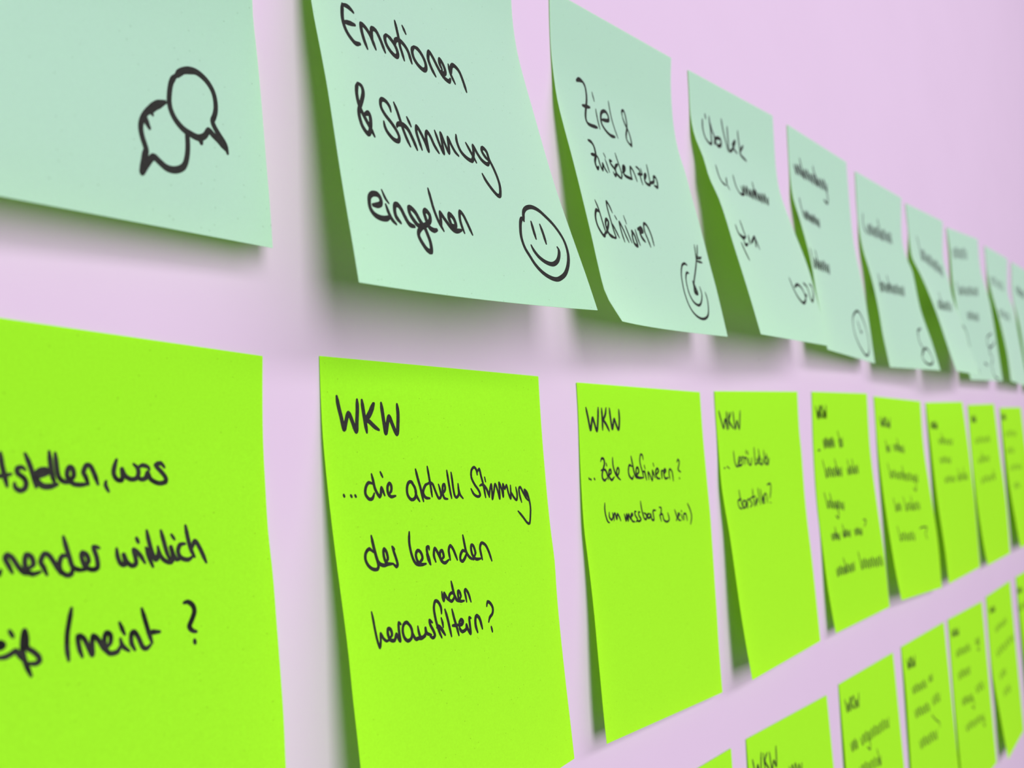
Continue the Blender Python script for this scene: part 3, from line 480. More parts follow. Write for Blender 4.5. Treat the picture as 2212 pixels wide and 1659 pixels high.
  ('handwriting die aktuelle Stimmung', 0.90, '5298,2871 5335,3039 5462,3141'),
  ('handwriting die aktuelle Stimmung', 0.90, '6271,2600 6255,2485 6154,2410 6012,2479 5970,2649 6087,2823 6267,2981 6320,3098 6194,3130 6014,3066 5898,2930'),
  ('handwriting die aktuelle Stimmung', 0.90, '6282,2543 6397,2459 6458,2643 6531,2857 6582,3166'),
  ('handwriting die aktuelle Stimmung', 1.00, '6351,2870 6494,2846 6669,2958 6776,3164'),
  ('handwriting die aktuelle Stimmung', 0.80, '6631,2668 6658,2784'),
  ('handwriting die aktuelle Stimmung', 0.85, '6776,3164 6828,3002 6933,2855 6937,3026 6921,3219 7038,3030 7137,2854 7241,3037 7303,3225 7336,3002 7349,2826 7456,3006 7500,3185 7526,3028 7548,2871 7627,2993 7730,2901 7794,3098 7888,3250 7930,3063 7944,2914'),
  ('handwriting die aktuelle Stimmung', 0.90, '7930,3063 8048,3208 8201,3298 8264,3156 8229,2974'),
  ('handwriting die aktuelle Stimmung', 0.90, '8471,3366 8402,3182 8393,3021 8477,2977 8612,3130 8758,3278 8869,3344'),
  ('handwriting die aktuelle Stimmung', 0.90, '8860,3262 8714,3114 8695,3056 8815,3117 8900,3284 8939,3510 8886,3730 8791,3927 8653,3899 8429,3725 8221,3584'),
  ('handwriting der lernenden', 1.00, '1366,4080 1235,4006 1090,4074 1040,4196 1110,4328 1264,4420 1441,4436 1497,4362 1450,4166'),
  ('handwriting der lernenden', 1.10, '1370,3752 1394,3906 1436,4101 1507,4299 1670,4377 1884,4382'),
  ('handwriting der lernenden', 1.00, '1776,4322 1890,4266 1875,4119 1800,4049 1754,4110 1763,4256 1844,4359 2072,4379'),
  ('handwriting der lernenden', 1.00, '2118,4024 2166,4142 2222,4294 2244,4410 2179,4450 2072,4379'),
  ('handwriting der lernenden', 1.20, '2131,4033 2196,4087'),
  ('handwriting der lernenden', 1.00, '2889,3769 2837,3976 2850,4179 2914,4368 3018,4469 3211,4498 3415,4495'),
  ('handwriting der lernenden', 1.00, '3123,4453 3299,4367 3253,4227 3131,4184 3038,4278 3095,4434 3309,4506'),
  ('handwriting der lernenden', 1.00, '3611,4529 3570,4372 3531,4266 3546,4151 3634,4140 3634,4205'),
  ('handwriting der lernenden', 1.20, '3505,4298 3582,4510'),
  ('handwriting der lernenden', 1.00, '3848,4490 3804,4340 3887,4194 3990,4302 4113,4486 4237,4549'),
  ('handwriting der lernenden', 1.00, '4106,4451 4232,4409 4195,4266 4083,4310 4084,4467 4237,4549 4433,4496'),
  ('handwriting der lernenden', 1.00, '4504,4502 4492,4360 4499,4272 4596,4186 4713,4289 4826,4529'),
  ('handwriting der lernenden', 1.00, '5300,4389 5144,4340 5003,4437 4971,4542 5071,4581 5207,4508 5313,4408'),
  ('handwriting der lernenden', 1.00, '5240,3995 5264,4187 5300,4389 5430,4526 5604,4586'),
  ('handwriting der lernenden', 1.00, '5642,4526 5733,4442 5679,4273 5590,4247 5545,4335 5577,4484 5720,4587 5954,4592'),
  ('handwriting der lernenden', 1.00, '6023,4622 5994,4463 5994,4333 6102,4234 6282,4299 6395,4458 6485,4690'),
  ('handwriting herausfinden', 0.95, '3930,5159 3933,5275 3976,5352 4016,5270 4028,5194 4123,5310 4258,5398'),
  ('handwriting herausfinden', 0.95, '4491,5270 4361,5222 4248,5266 4213,5349 4319,5405 4429,5359 4489,5277'),
  ('handwriting herausfinden', 1.04, '4406,4980 4432,5123 4474,5275 4570,5404 4719,5450'),
  ('handwriting herausfinden', 0.95, '4698,5403 4776,5338 4722,5228 4660,5221 4649,5339 4721,5443 4911,5457'),
  ('handwriting herausfinden', 0.95, '5017,5491 4997,5362 4973,5255 5029,5218 5137,5317 5225,5515'),
  ('handwriting herausfiltern', 0.85, '999,5244 1024,5404 1044,5588 1085,5800 1153,5951 1212,5830 1239,5691 1319,5793 1433,5863 1568,5852'),
  ('handwriting herausfiltern', 1.00, '1561,5825 1666,5774 1638,5664 1538,5638 1510,5727 1568,5852 1745,5892 1838,5783 1909,5885 1965,5933 1958,5812 1957,5679 1982,5571 2059,5614'),
  ('handwriting herausfiltern', 1.00, '2444,5715 2303,5605 2163,5638 2100,5764 2150,5905 2272,5975 2419,5941 2479,5828 2444,5715 2329,5612'),
  ('handwriting herausfiltern', 1.00, '2459,5771 2503,5885 2605,5994 2703,6000'),
  ('handwriting herausfiltern', 1.00, '2734,5745 2749,5863 2813,5981 2954,5973 3040,5915 3047,5820 3080,5928 3272,5988'),
  ('handwriting herausfiltern', 1.20, '2638,5971 2834,5991 3011,5974'),
  ('handwriting herausfiltern', 1.00, '3365,5742 3255,5682 3268,5779 3377,5918 3419,6022 3316,6056 3208,6010'),
  ('handwriting herausfiltern', 1.00, '3811,5606 3810,5477 3718,5352 3592,5316 3503,5441 3508,5612 3554,5801 3633,5980 3711,6103'),
  ('handwriting herausfiltern', 1.10, '3538,5869 3619,5845 3736,5930 3872,6069'),
  ('handwriting herausfiltern', 1.00, '3774,5701 3811,5805 3819,5899'),
  ('handwriting herausfiltern', 1.00, '3979,5540 4054,5750 4102,5942 4151,6135'),
  ('handwriting herausfiltern', 1.00, '4295,5577 4357,5788 4437,5986 4493,6160'),
  ('handwriting herausfiltern', 1.20, '4247,5921 4481,5937'),
  ('handwriting herausfiltern', 1.20, '4481,5937 4671,5944 4741,5894 4662,5843 4563,5886'),
  ('handwriting herausfiltern', 1.00, '4559,5944 4563,6024 4666,6106 4868,6072 4894,5987 4938,6081 5052,6199 5060,6052 5058,5845 5138,5870'),
  ('handwriting herausfiltern', 1.10, '5399,6216 5334,6059 5352,5911 5433,5850 5564,5938 5648,6167'),
  ('handwriting herausfiltern', 1.00, '5978,5700 6039,5607 6177,5661 6274,5780 6230,5898 6073,5971 6000,6061'),
  ('handwriting herausfiltern', 1.10, '6104,6189 6138,6300'),
 ],
 'b2': [
  ('handwriting WKW', 1.25, '517,723 625,995 772,1365 859,1188 947,1010 1068,1186 1221,1391 1317,1064 1373,706'),
  ('handwriting WKW', 1.25, '1609,722 1631,1020 1627,1358'),
  ('handwriting WKW', 1.25, '1935,705 1862,897 1723,1059 1900,1197 2097,1385'),
  ('handwriting WKW', 1.25, '2178,711 2219,972 2325,1323 2417,1171 2498,1029 2636,1209 2795,1340 2882,1044 2871,738'),
  ('handwriting Ziele definieren', 1.20, '521,2763 551,2794'),
  ('handwriting Ziele definieren', 1.20, '632,2790 663,2814'),
  ('handwriting Ziele definieren', 1.20, '877,2777 916,2810'),
  ('handwriting Ziele definieren', 1.00, '1385,2288 1447,2206 1592,2216 1643,2346 1534,2510 1451,2638 1453,2785 1598,2852 1739,2790'),
  ('handwriting Ziele definieren', 1.00, '1374,2554 1531,2529 1684,2549 1799,2681 1846,2820'),
  ('handwriting Ziele definieren', 0.90, '1754,2347 1797,2431'),
  ('handwriting Ziele definieren', 1.00, '1931,2701 2076,2630 2044,2536 1935,2572 1925,2738 2089,2847 2283,2764'),
  ('handwriting Ziele definieren', 0.90, '2235,2184 2242,2409 2350,2616 2492,2739 2648,2620 2648,2526 2575,2492 2476,2599 2513,2749 2726,2856'),
  ('handwriting Ziele definieren', 1.00, '3639,2464 3454,2424 3358,2575 3401,2747 3623,2846 3711,2752'),
  ('handwriting Ziele definieren', 1.00, '3614,2157 3700,2388 3762,2600 3876,2774 4060,2836'),
  ('handwriting Ziele definieren', 1.00, '3932,2737 4143,2644 4093,2509 3978,2526 3938,2699 4112,2817 4455,2824'),
  ('handwriting Ziele definieren', 0.85, '4555,2262 4502,2125 4371,2104 4279,2279 4324,2454 4438,2649 4505,2825'),
  ('handwriting Ziele definieren', 1.00, '4435,2668 4591,2632 4715,2897'),
  ('handwriting Ziele definieren', 0.80, '4601,2438 4655,2555'),
  ('handwriting Ziele definieren', 0.85, '4892,2891 4877,2656 4998,2736 5163,2926 5223,2760 5237,2613 5411,2842'),
  ('handwriting Ziele definieren', 0.80, '5322,2377 5379,2487'),
  ('handwriting Ziele definieren', 1.00, '5534,2746 5739,2630 5625,2553 5483,2666 5565,2845 5817,2880'),
  ('handwriting Ziele definieren', 1.00, '5976,2873 5983,2644 6133,2636'),
  ('handwriting Ziele definieren', 1.00, '6164,2737 6345,2639 6250,2582 6157,2696 6239,2878 6509,2863'),
  ('handwriting Ziele definieren', 0.90, '6633,2906 6599,2704 6689,2588 6873,2688 6915,2972'),
  ('handwriting Ziele definieren', 0.90, '7356,2369 7457,2288 7566,2351 7496,2493 7412,2615 7615,2700'),
  ('handwriting Ziele definieren', 1.00, '7458,2885 7489,2918'),
  ('handwriting um messbar zu sein', 0.90, '1497,3507 1467,3697 1519,3899 1622,4048 1725,4080'),
  ('handwriting um messbar zu sein', 0.90, '1760,3781 1755,3926 1895,4005 2010,3919 1986,3808'),
  ('handwriting um messbar zu sein', 0.90, '2068,4031 2090,3848 2173,3833 2262,4002 2328,3849 2447,3936 2535,4060'),
  ('handwriting um messbar zu sein', 0.90, '2824,3877 2922,4077 2994,3884 3069,4083 3133,3889 3241,4044'),
  ('handwriting um messbar zu sein', 0.90, '3290,3989 3446,3921 3369,3880 3290,3989 3383,4106 3566,4133'),
  ('handwriting um messbar zu sein', 0.90, '3724,3837 3606,3833 3630,3947 3772,4066 3661,4137'),
  ('handwriting um messbar zu sein', 0.90, '4007,3867 3899,3853 3901,3958 4035,4077 3926,4129 3712,4120'),
  ('handwriting um messbar zu sein', 0.90, '4111,3537 4134,3719 4212,3932 4304,4069 4446,4094 4485,3962 4292,3897'),
  ('handwriting um messbar zu sein', 0.90, '4752,3943 4587,3946 4587,4062 4753,4049 4824,3956 4874,4112 5044,4138 5028,3867 5248,3856'),
  ('handwriting um messbar zu sein', 0.90, '5548,3769 5697,3794 5667,3930 5564,4043 5631,4202'),
  ('handwriting um messbar zu sein', 0.90, '5518,4022 5757,3992 5845,4172 6090,4241 6291,4171 6206,3970'),
  ('handwriting um messbar zu sein', 0.90, '6810,3893 6890,4016 6965,4159 6865,4235'),
  ('handwriting um messbar zu sein', 0.90, '6965,4159 7209,4048 7089,4024 7063,4203 7270,4252'),
  ('handwriting um messbar zu sein', 0.90, '7345,4054 7439,4239'),
  ('handwriting um messbar zu sein', 0.90, '7373,3934 7399,3985'),
  ('handwriting um messbar zu sein', 0.90, '7549,4243 7564,4062 7757,4069 7821,4275'),
  ('handwriting um messbar zu sein', 0.90, '7978,3731 8177,3963 8241,4170 8100,4409'),
 ],
 'b3': [
  ('handwriting WKW', 1.20, '319,716 482,1020 700,1340 829,1146 969,1026 1103,1378 1110,753'),
  ('handwriting WKW', 1.20, '1330,786 1278,1366'),
  ('handwriting WKW', 1.20, '1584,788 1362,1092 1761,1375'),
  ('handwriting WKW', 1.20, '1836,760 1946,1378 2208,1104 2412,1387 2634,736'),
  ('handwriting Lernueberblick', 1.20, '420,2762 506,2771'),
  ('handwriting Lernueberblick', 1.20, '736,2729 822,2748'),
  ('handwriting Lernueberblick', 1.20, '904,2781 964,2795'),
  ('handwriting Lernueberblick', 1.00, '1549,2197 1587,2565 1773,2760 2203,2709'),
  ('handwriting Lernueberblick', 1.00, '1883,2682 2275,2528 2180,2426 2007,2549 2074,2741 2397,2686 2458,2441 2683,2486'),
  ('handwriting Lernueberblick', 1.00, '2644,2726 2751,2482 2962,2520 2992,2708'),
  ('handwriting Lernueberblick', 1.00, '3161,2496 3175,2714 3389,2753 3529,2508'),
  ('handwriting Lernueberblick', 1.10, '2936,2208 2937,2333'),
  ('handwriting Lernueberblick', 1.10, '3118,2245 3139,2370'),
  ('handwriting Lernueberblick', 1.00, '3909,2126 3878,2457 3881,2756 4177,2688 4054,2542'),
  ('handwriting Lernueberblick', 1.00, '4224,2658 4517,2541 4374,2473 4266,2691 4498,2779'),
  ('handwriting Lernueberblick', 1.00, '4385,2203 4465,2508 4594,2798 4850,2712 4730,2580'),
  ('handwriting Lernueberblick', 1.00, '5027,2270 5024,2558 5065,2799'),
  ('handwriting Lernueberblick', 1.00, '5353,2569 5207,2532 5101,2657 5189,2804 5403,2780'),
  ('handwriting Lernueberblick', 1.00, '5295,2406 5387,2635 5412,2828 5612,2578'),
  ('handwriting darstellen', 1.00, '1754,3620 1788,3973 1945,4302'),
  ('handwriting darstellen', 1.00, '1893,3948 1493,4002 1524,4231 1817,4309'),
  ('handwriting darstellen', 1.00, '2331,4034 2037,4048 1967,4258 2191,4271 2371,4051 2365,4312'),
  ('handwriting darstellen', 1.00, '2460,4317 2580,4017 2792,4023'),
  ('handwriting darstellen', 1.00, '3050,3950 2831,4046 3010,4195 2760,4304'),
  ('handwriting darstellen', 1.00, '3272,3651 3259,3992 3256,4309'),
  ('handwriting darstellen', 1.00, '3018,3955 3521,3938'),
  ('handwriting darstellen', 1.00, '3365,4247 3728,4112 3643,4029 3455,4159 3548,4288'),
  ('handwriting darstellen', 1.00, '3918,3651 3943,3967 3979,4282'),
  ('handwriting darstellen', 1.00, '4217,3713 4229,4013 4275,4267'),
  ('handwriting darstellen', 1.00, '4265,4173 4550,4062 4480,3980 4308,4144 4464,4262'),
  ('handwriting darstellen', 1.00, '4505,4265 4601,3938 4852,3936 4888,4255'),
  ('handwriting darstellen', 1.00, '5069,3580 5493,3568 5454,3823 5240,4099'),
  ('handwriting darstellen', 1.20, '5248,4259 5279,4286'),
 ],
 'b4': [
  ('handwriting WKW', 1.30, '484,617 831,1146 881,823 1139,1141 1066,603'),
  ('handwriting WKW', 1.30, '1204,600 1398,1136'),
  ('handwriting WKW', 1.30, '1483,593 1326,868 1659,1132'),
  ('handwriting WKW', 1.30, '1570,591 1869,1128 1925,801 2186,1123 2224,575'),
  ('handwriting second line', 1.00, '1494,2069 1793,2445 1778,2027 2105,2422 2065,1984 2414,2422 2419,2065 2722,2445 2711,2022 3041,2423 3006,1979 3359,2423 3368,2061'),
  ('handwriting second line', 1.00, '4112,2113 4420,2456 4478,2062 4812,2424 4848,2010'),
  ('handwriting second line', 1.00, '4052,1718 4311,2071 4554,2447'),
  ('handwriting second line', 1.20, '645,2502 1002,2499'),
  ('handwriting third line', 1.00, '1540,3328 1825,3690 1918,3291 2226,3673 2301,3254 2625,3677 2736,3335 3021,3703 3128,3298 3435,3685 3524,3260 3847,3690 3971,3343 4255,3716 4377,3305'),
  ('handwriting third line', 1.00, '1278,2922 1511,3293 1727,3686'),
  ('handwriting third line', 1.00, '3254,2923 3485,3304 3695,3707'),
  ('handwriting third line', 1.00, '5231,3383 5485,3704 5627,3347 5900,3686 6028,3312 6313,3687 6469,3381 6722,3707 6879,3345 7152,3689 7294,3309'),
  ('handwriting third line', 1.00, '5429,3020 5620,3351 5791,3701'),
  ('handwriting third line', 1.00, '6260,3016 6450,3350 6618,3703'),
  ('handwriting fourth line', 1.00, '1363,4656 1598,4982 1741,4653 1994,4997 2123,4650 2385,5031 2539,4753 2773,5084 2928,4751 3180,5100 3322,4748 3583,5135 3748,4853 3981,5189 4150,4851'),
  ('handwriting fourth line', 1.00, '1178,4293 1348,4625 1500,4977'),
  ('handwriting fourth line', 1.00, '2000,4357 2168,4692 2317,5048'),
  ('handwriting fourth line', 1.00, '2946,4910 3116,5271 2984,5498 2609,5358'),
  ('handwriting fifth line', 1.00, '1520,6091 1689,6359 1854,6078 2037,6361 2191,6065 2379,6378 2546,6139 2717,6411 2889,6126'),
  ('handwriting fifth line', 1.00, '2227,5827 2332,6103 2424,6394'),
  ('handwriting fifth line', 1.00, '3318,6088 3482,6361 3644,6069 3821,6357 3972,6050 4156,6369 4318,6119 4484,6396 4653,6100'),
  ('handwriting fifth line', 1.00, '3466,5789 3572,6069 3665,6365'),
  ('handwriting fifth line', 1.00, '5292,6125 5455,6404 5619,6113 5796,6408 5949,6102 6131,6428 6295,6181 6459,6463 6630,6169'),
  ('handwriting fifth line', 1.00, '7101,5794 7531,5879 7154,6123'),
  ('handwriting sixth line', 1.00, '1568,7548 1750,7869 1927,7514 2126,7853 2289,7480 2496,7855 2671,7549 2861,7874 3040,7515 3248,7858 3413,7480 3629,7860 3807,7550 4005,7880 4187,7515 4404,7864 4571,7480'),
  ('handwriting sixth line', 1.00, '2915,7186 3033,7518 3143,7868'),
  ('handwriting sixth line', 1.00, '5581,7536 5807,7914 6001,7512 6250,7912 6426,7488 6686,7931 6877,7586 7117,7971 7311,7563 7575,7969 7749,7538 8026,7988 8218,7638 8473,8030 8666,7614 8946,8028 9118,7590 9414,8048 9605,7692'),
  ('handwriting sixth line', 1.00, '5419,7115 5561,7499 5701,7905'),
 ],
 'b5': [
  ('handwriting WKW', 1.30, '794,999 1087,1482 1216,1201 1450,1493 1477,1018'),
  ('handwriting WKW', 1.30, '1639,1022 1755,1503'),
  ('handwriting WKW', 1.30, '1966,1031 1728,1263 2062,1513'),
  ('handwriting WKW', 1.30, '2069,1034 2310,1520 2443,1236 2684,1532 2837,1055'),
  ('handwriting second line', 1.00, '1563,2502 1819,2790 1994,2459 2270,2761 2429,2414'),
  ('handwriting second line', 1.00, '1553,2171 1729,2469 1886,2786'),
  ('handwriting second line', 1.00, '3076,2383 3366,2720 3515,2372 3827,2727 3958,2362 4285,2756 4447,2464 4738,2806 4901,2455 5216,2814 5360,2445'),
  ('handwriting second line', 1.00, '3980,2065 4197,2417 4384,2792'),
  ('handwriting third line', 1.00, '1694,3740 1953,4094 2194,3727 2472,4100 2700,3714 2986,4128 3235,3819 3493,4178 3754,3806 4032,4184 4281,3793 4565,4213 4832,3900 5092,4264 5373,3887 5652,4271 5921,3875 6206,4301 6490,3983 6752,4353 7053,3971 7334,4360 7623,3958'),
  ('handwriting third line', 1.00, '1524,3341 1685,3706 1823,4092'),
  ('handwriting third line', 1.00, '4408,3476 4555,3851 4681,4248'),
  ('handwriting third line', 1.00, '6756,4137 6916,4542 6705,4806 6228,4666'),
  ('handwriting fourth line', 1.00, '1876,5451 2060,5772 2277,5408 2479,5747 2683,5365 2890,5739 3106,5427'),
  ('handwriting fourth line', 1.00, '1750,5089 1862,5420 1960,5770'),
  ('handwriting fourth line', 1.00, '3883,5451 4110,5792 4402,5415 4649,5774 4928,5378 5181,5776 5473,5453 5707,5799 6013,5416 6267,5781 6560,5379 6821,5783 7127,5455'),
  ('handwriting fourth line', 1.00, '3759,5068 3878,5418 3981,5789'),
  ('handwriting fourth line', 1.00, '5347,5064 5468,5420 5573,5796'),
  ('handwriting fifth line', 1.00, '1817,6883 2041,7236 2331,6858 2577,7230 2852,6834 3106,7246 3392,6924 3630,7282 3928,6899 4188,7277 4470,6874 4740,7293 5034,6966'),
  ('handwriting fifth line', 1.00, '1699,6488 1812,6849 1912,7230'),
  ('handwriting fifth line', 1.00, '6231,6760 6850,6713 7877,6746 7363,7070 7639,7352'),
 ],
 'b6': [
  ('handwriting WKW', 1.30, '592,1062 753,1454 900,1227 1041,1464 1139,1079'),
  ('handwriting WKW', 1.30, '1268,1082 1283,1472'),
  ('handwriting WKW', 1.30, '1529,1090 1300,1278 1526,1480'),
  ('handwriting WKW', 1.30, '1611,1092 1721,1487 1875,1257 2016,1496 2220,1110'),
  ('handwriting second line', 1.00, '1938,2070 2289,2384 2664,2070 3038,2401 3402,2069 3789,2437 4177,2171 4542,2492 4941,2171 5330,2509 5717,2171'),
  ('handwriting second line', 1.00, '2906,1768 3064,2091 3211,2432'),
  ('handwriting third line', 1.00, '1750,3163 2090,3478 2450,3150 2814,3483 3161,3137 3539,3506 3910,3226 4267,3547 4645,3213'),
  ('handwriting fourth line', 1.00, '2348,4318 2679,4621 3035,4294 3390,4614 3732,4270 4103,4624 4468,4343 4818,4652 5188,4319'),
  ('handwriting fourth line', 1.00, '5729,4322 6098,4672 6455,4285 6854,4655 7193,4247 7611,4657 7977,4323 8369,4680 8739,4285'),
  ('handwriting fourth line', 1.00, '6132,3934 6324,4290 6507,4666'),
  ('handwriting fourth line', 1.00, '7630,3930 7829,4290 8022,4671'),
 ],
 'b7': [
  ('handwriting WKW', 1.30, '846,688 1100,1108 1185,856 1380,1110 1382,689'),
  ('handwriting WKW', 1.30, '1508,689 1615,1111'),
  ('handwriting WKW', 1.30, '1763,690 1585,900 1851,1112'),
  ('handwriting WKW', 1.30, '1842,690 2040,1113 2135,860 2326,1114 2436,691'),
  ('handwriting second line', 1.00, '1501,2166 2046,2488 2558,2128 3132,2468 3637,2090 4231,2467 4787,2156 5342,2485 5913,2117 6497,2464 7064,2078'),
  ('handwriting third line', 1.00, '1835,3432 2321,3756 2841,3384 3357,3726 3867,3335 4400,3714 4950,3391 5451,3721 6017,3341'),
  ('handwriting third line', 1.00, '3294,3052 3512,3381 3708,3729'),
  ('handwriting fourth line', 1.00, '2064,4718 2522,5044 3048,4665 3534,5009 4050,4612 4552,4993 5100,4662 5576,4995 6141,4608 6645,4959 7203,4554'),
  ('handwriting fourth line', 1.00, '6537,4269 6725,4604 6897,4959'),
 ],
 'b8': [
  ('handwriting WKW', 1.30, '443,452 603,879 760,619 903,875 1010,442'),
  ('handwriting WKW', 1.30, '1144,440 1154,871'),
  ('handwriting WKW', 1.30, '1414,436 1174,655 1406,867'),
  ('handwriting WKW', 1.30, '1498,434 1609,865 1769,603 1914,860 2126,424'),
  ('handwriting second line', 1.00, '1032,1759 1627,2102 2288,1726 2924,2087 3570,1691 4234,2093 4924,1769 5556,2119 6263,1735'),
  ('handwriting third line', 1.00, '724,2993 1259,3336 1863,2961 2438,3324 3024,2929 3624,3331 4248,3009'),
  ('handwriting fourth line', 1.00, '1419,4235 2001,4564 2731,4206 3355,4555 4072,4177 4723,4564 5478,4254 6107,4592 6880,4225'),
  ('handwriting fifth line', 1.00, '1941,5542 2355,5906 2859,5515 3315,5899 3790,5486 4269,5912 4769,5576'),
 ],
 'c1': [
  ('handwriting WKW', 1.25, '465,770 698,1383 960,1038 1170,1431 1411,700'),
  ('handwriting WKW', 1.25, '1641,764 1695,1421'),
  ('handwriting WKW', 1.25, '2040,813 1753,1052 2145,1395'),
  ('handwriting WKW', 1.25, '2299,846 2429,1448 2709,1206 2949,1433 3079,771'),
  ('handwriting second line', 1.00, '4365,1724 4595,2057 4742,1736 4989,2088 5124,1747 5382,2136 5539,1861 5776,2201 5931,1874'),
 ],
 'c2': [
  ('handwriting WKW', 1.30, '702,718 994,1265 1162,950 1403,1283 1473,746'),
  ('handwriting WKW', 1.30, '1657,753 1747,1299'),
  ('handwriting WKW', 1.30, '2028,767 1736,1027 2094,1314'),
  ('handwriting WKW', 1.30, '2144,771 2374,1326 2551,1005 2799,1345 3019,803'),
  ('handwriting second line', 1.00, '977,2543 1242,2923 1341,2524 1628,2926 1709,2505 2011,2948 2120,2604'),
  ('handwriting second line', 1.00, '2652,2590 2971,2969 3134,2560 3476,2960 3623,2530 3982,2970 4156,2613 4486,2999 4659,2583 5013,2991 5169,2552 5539,3001 5724,2637 6065,3031 6249,2606 6615,3023 6781,2575 7164,3034 7359,2662 7713,3064 7907,2630'),
  ('handwriting second line', 1.00, '3999,2754 4216,3151 4096,3368 3665,3170'),
  ('handwriting third line', 1.00, '2089,3720 2403,4097 2593,3719 2930,4119 3104,3718 3457,4159 3659,3831 3984,4217 4185,3831 4534,4240 4719,3832 5085,4282 5299,3948 5635,4343 5848,3949'),
  ('handwriting third line', 1.00, '5268,3548 5465,3927 5654,4326'),
 ],
 'c3': [
  ('handwriting WKW', 1.30, '780,668 968,1174 1116,881 1278,1188 1363,690'),
  ('handwriting WKW', 1.30, '1501,695 1537,1199'),
  ('handwriting WKW', 1.30, '1779,706 1546,948 1798,1211'),
  ('handwriting WKW', 1.30, '1867,709 2009,1221 2160,923 2326,1235 2519,734'),
  ('handwriting second line', 1.00, '1279,2122 1597,2472 1773,2109 2113,2480 2272,2096 2629,2505 2817,2190 3144,2547 3330,2178 3681,2555 3849,2165 4217,2581 4415,2261'),
  ('handwriting second line', 1.00, '4980,2162 5273,2476 5455,2154 5769,2486 5936,2146'),
  ('handwriting third line', 1.00, '1426,3250 1793,3657 1939,3242 2332,3672 2460,3234 2872,3707 3037,3349 3411,3763 3572,3341 3971,3778 4113,3333 4531,3815 4712,3451'),
  ('handwriting third line', 1.00, '5385,3294 5789,3721 5979,3267 6410,3718 6582,3239 7031,3736 7242,3340'),
  ('handwriting third line', 1.00, '5023,4090 5784,4456 6582,4753 6662,5002'),
  ('handwriting fourth line', 1.00, '1976,4811 2360,5242 2495,4796 2906,5251 3022,4781 3452,5281 3609,4896 3997,5333 4150,4881 4564,5343 4699,4866 5131,5374 5307,4983 5697,5426 5870,4969'),
 ],
 'c4': [
  ('handwriting WKW', 1.30, '617,619 884,1041 1008,800 1221,1058 1255,646'),
  ('handwriting WKW', 1.30, '1407,653 1505,1072'),
  ('handwriting WKW', 1.30, '1711,666 1484,863 1790,1086'),
  ('handwriting WKW', 1.30, '1807,670 2020,1097 2149,852 2366,1114 2521,701'),
  ('handwriting second line', 1.00, '1334,1912 1738,2282 1961,1896 2392,2289 2597,1880 3049,2314 3292,1977 3708,2358 3947,1962 4391,2365 4612,1946 5077,2392 5337,2046'),
  ('handwriting second line', 1.00, '6882,1970 7277,2345 7517,1963 7940,2361 8161,1956'),
  ('handwriting second line', 1.00, '7652,2143 7921,2537 7780,2754 7259,2563'),
  ('handwriting third line', 1.00, '1450,3138 1866,3549 2079,3123 2524,3559 2716,3108 3184,3589 3415,3218 3844,3641 4072,3204 4532,3652 4738,3190'),
  ('handwriting fourth line', 1.00, '1870,4649 2237,5060 2430,4653 2826,5088 2998,4657 3414,5138 3620,4786 4000,5207 4203,4791 4613,5238 4793,4796'),
  ('handwriting fourth line', 1.00, '4789,5029 5071,5475 4912,5708 4352,5474'),
  ('handwriting fourth line', 1.00, '5839,4609 6324,5059 6627,4603 7148,5081 7430,4597 7976,5124 8299,4724'),
  ('handwriting fifth line', 1.00, '2233,6181 2646,6558 2933,6188 3375,6589 3644,6196 4107,6637 4407,6312 4843,6703 5142,6321 5609,6737 5890,6330 6380,6788 6693,6452 7155,6858 7466,6463'),
  ('handwriting fifth line', 1.00, '7345,6635 7601,7035 7457,7238 6947,7019'),
 ],
 'c5': [
  ('handwriting WKW', 1.30, '943,777 1248,1163 1376,944 1618,1178 1643,805'),
  ('handwriting WKW', 1.30, '1808,811 1928,1192'),
  ('handwriting WKW', 1.30, '2142,825 1898,1003 2239,1205'),
  ('handwriting WKW', 1.30, '2246,829 2490,1216 2624,995 2867,1232 3026,860'),
  ('handwriting second line', 1.00, '2471,2235 3052,2574 3372,2185 3986,2542 4290,2134 4927,2525 5276,2178 5877,2523 6227,2127 6860,2490 7195,2075'),
  ('handwriting third line', 1.00, '2213,3710 2825,4114 3163,3638 3820,4066 4128,3566 4818,4035 5163,3607 5822,4022 6163,3533 6867,3971 7180,3458 7918,3939 8273,3499 8976,3925 9327,3422'),
  ('handwriting fourth line', 1.00, '2345,5152 2770,5536 3184,5110 3657,5518 4032,5066 4540,5517 4921,5134'),
  ('handwriting fifth line', 1.00, '2722,6261 3200,6671 3763,6253 4304,6692 4822,6245 5415,6731 5932,6355'),
 ],
 'c6': [
  ('handwriting WKW', 1.30, '103,760 307,1147 472,923 649,1157 748,777'),
  ('handwriting WKW', 1.30, '901,781 935,1166'),
  ('handwriting WKW', 1.30, '1208,790 947,974 1223,1175'),
  ('handwriting WKW', 1.30, '1304,792 1454,1182 1623,955 1803,1192 2022,812'),
  ('handwriting second line', 1.00, '-164,2024 331,2407 613,1968 1143,2373 1400,1912 1953,2357 2246,1969 2761,2360 3057,1912'),
 ],
}

PAPER = 0.00012            # sheet thickness


def curve_at(P, v):
    m = len(P) - 1
    x = min(max(v * m, 0.0), m - 1e-9)
    i = int(x)
    g = x - i
    b, c = P[i], P[i + 1]
    a = P[i - 1] if i else 2 * b - c
    d = P[i + 2] if i + 2 <= m else 2 * c - b
    return 0.5 * ((2 * b) + (c - a) * g + (2 * a - 5 * b + 4 * c - d) * g * g + (3 * b - a - 3 * c + d) * g ** 3)


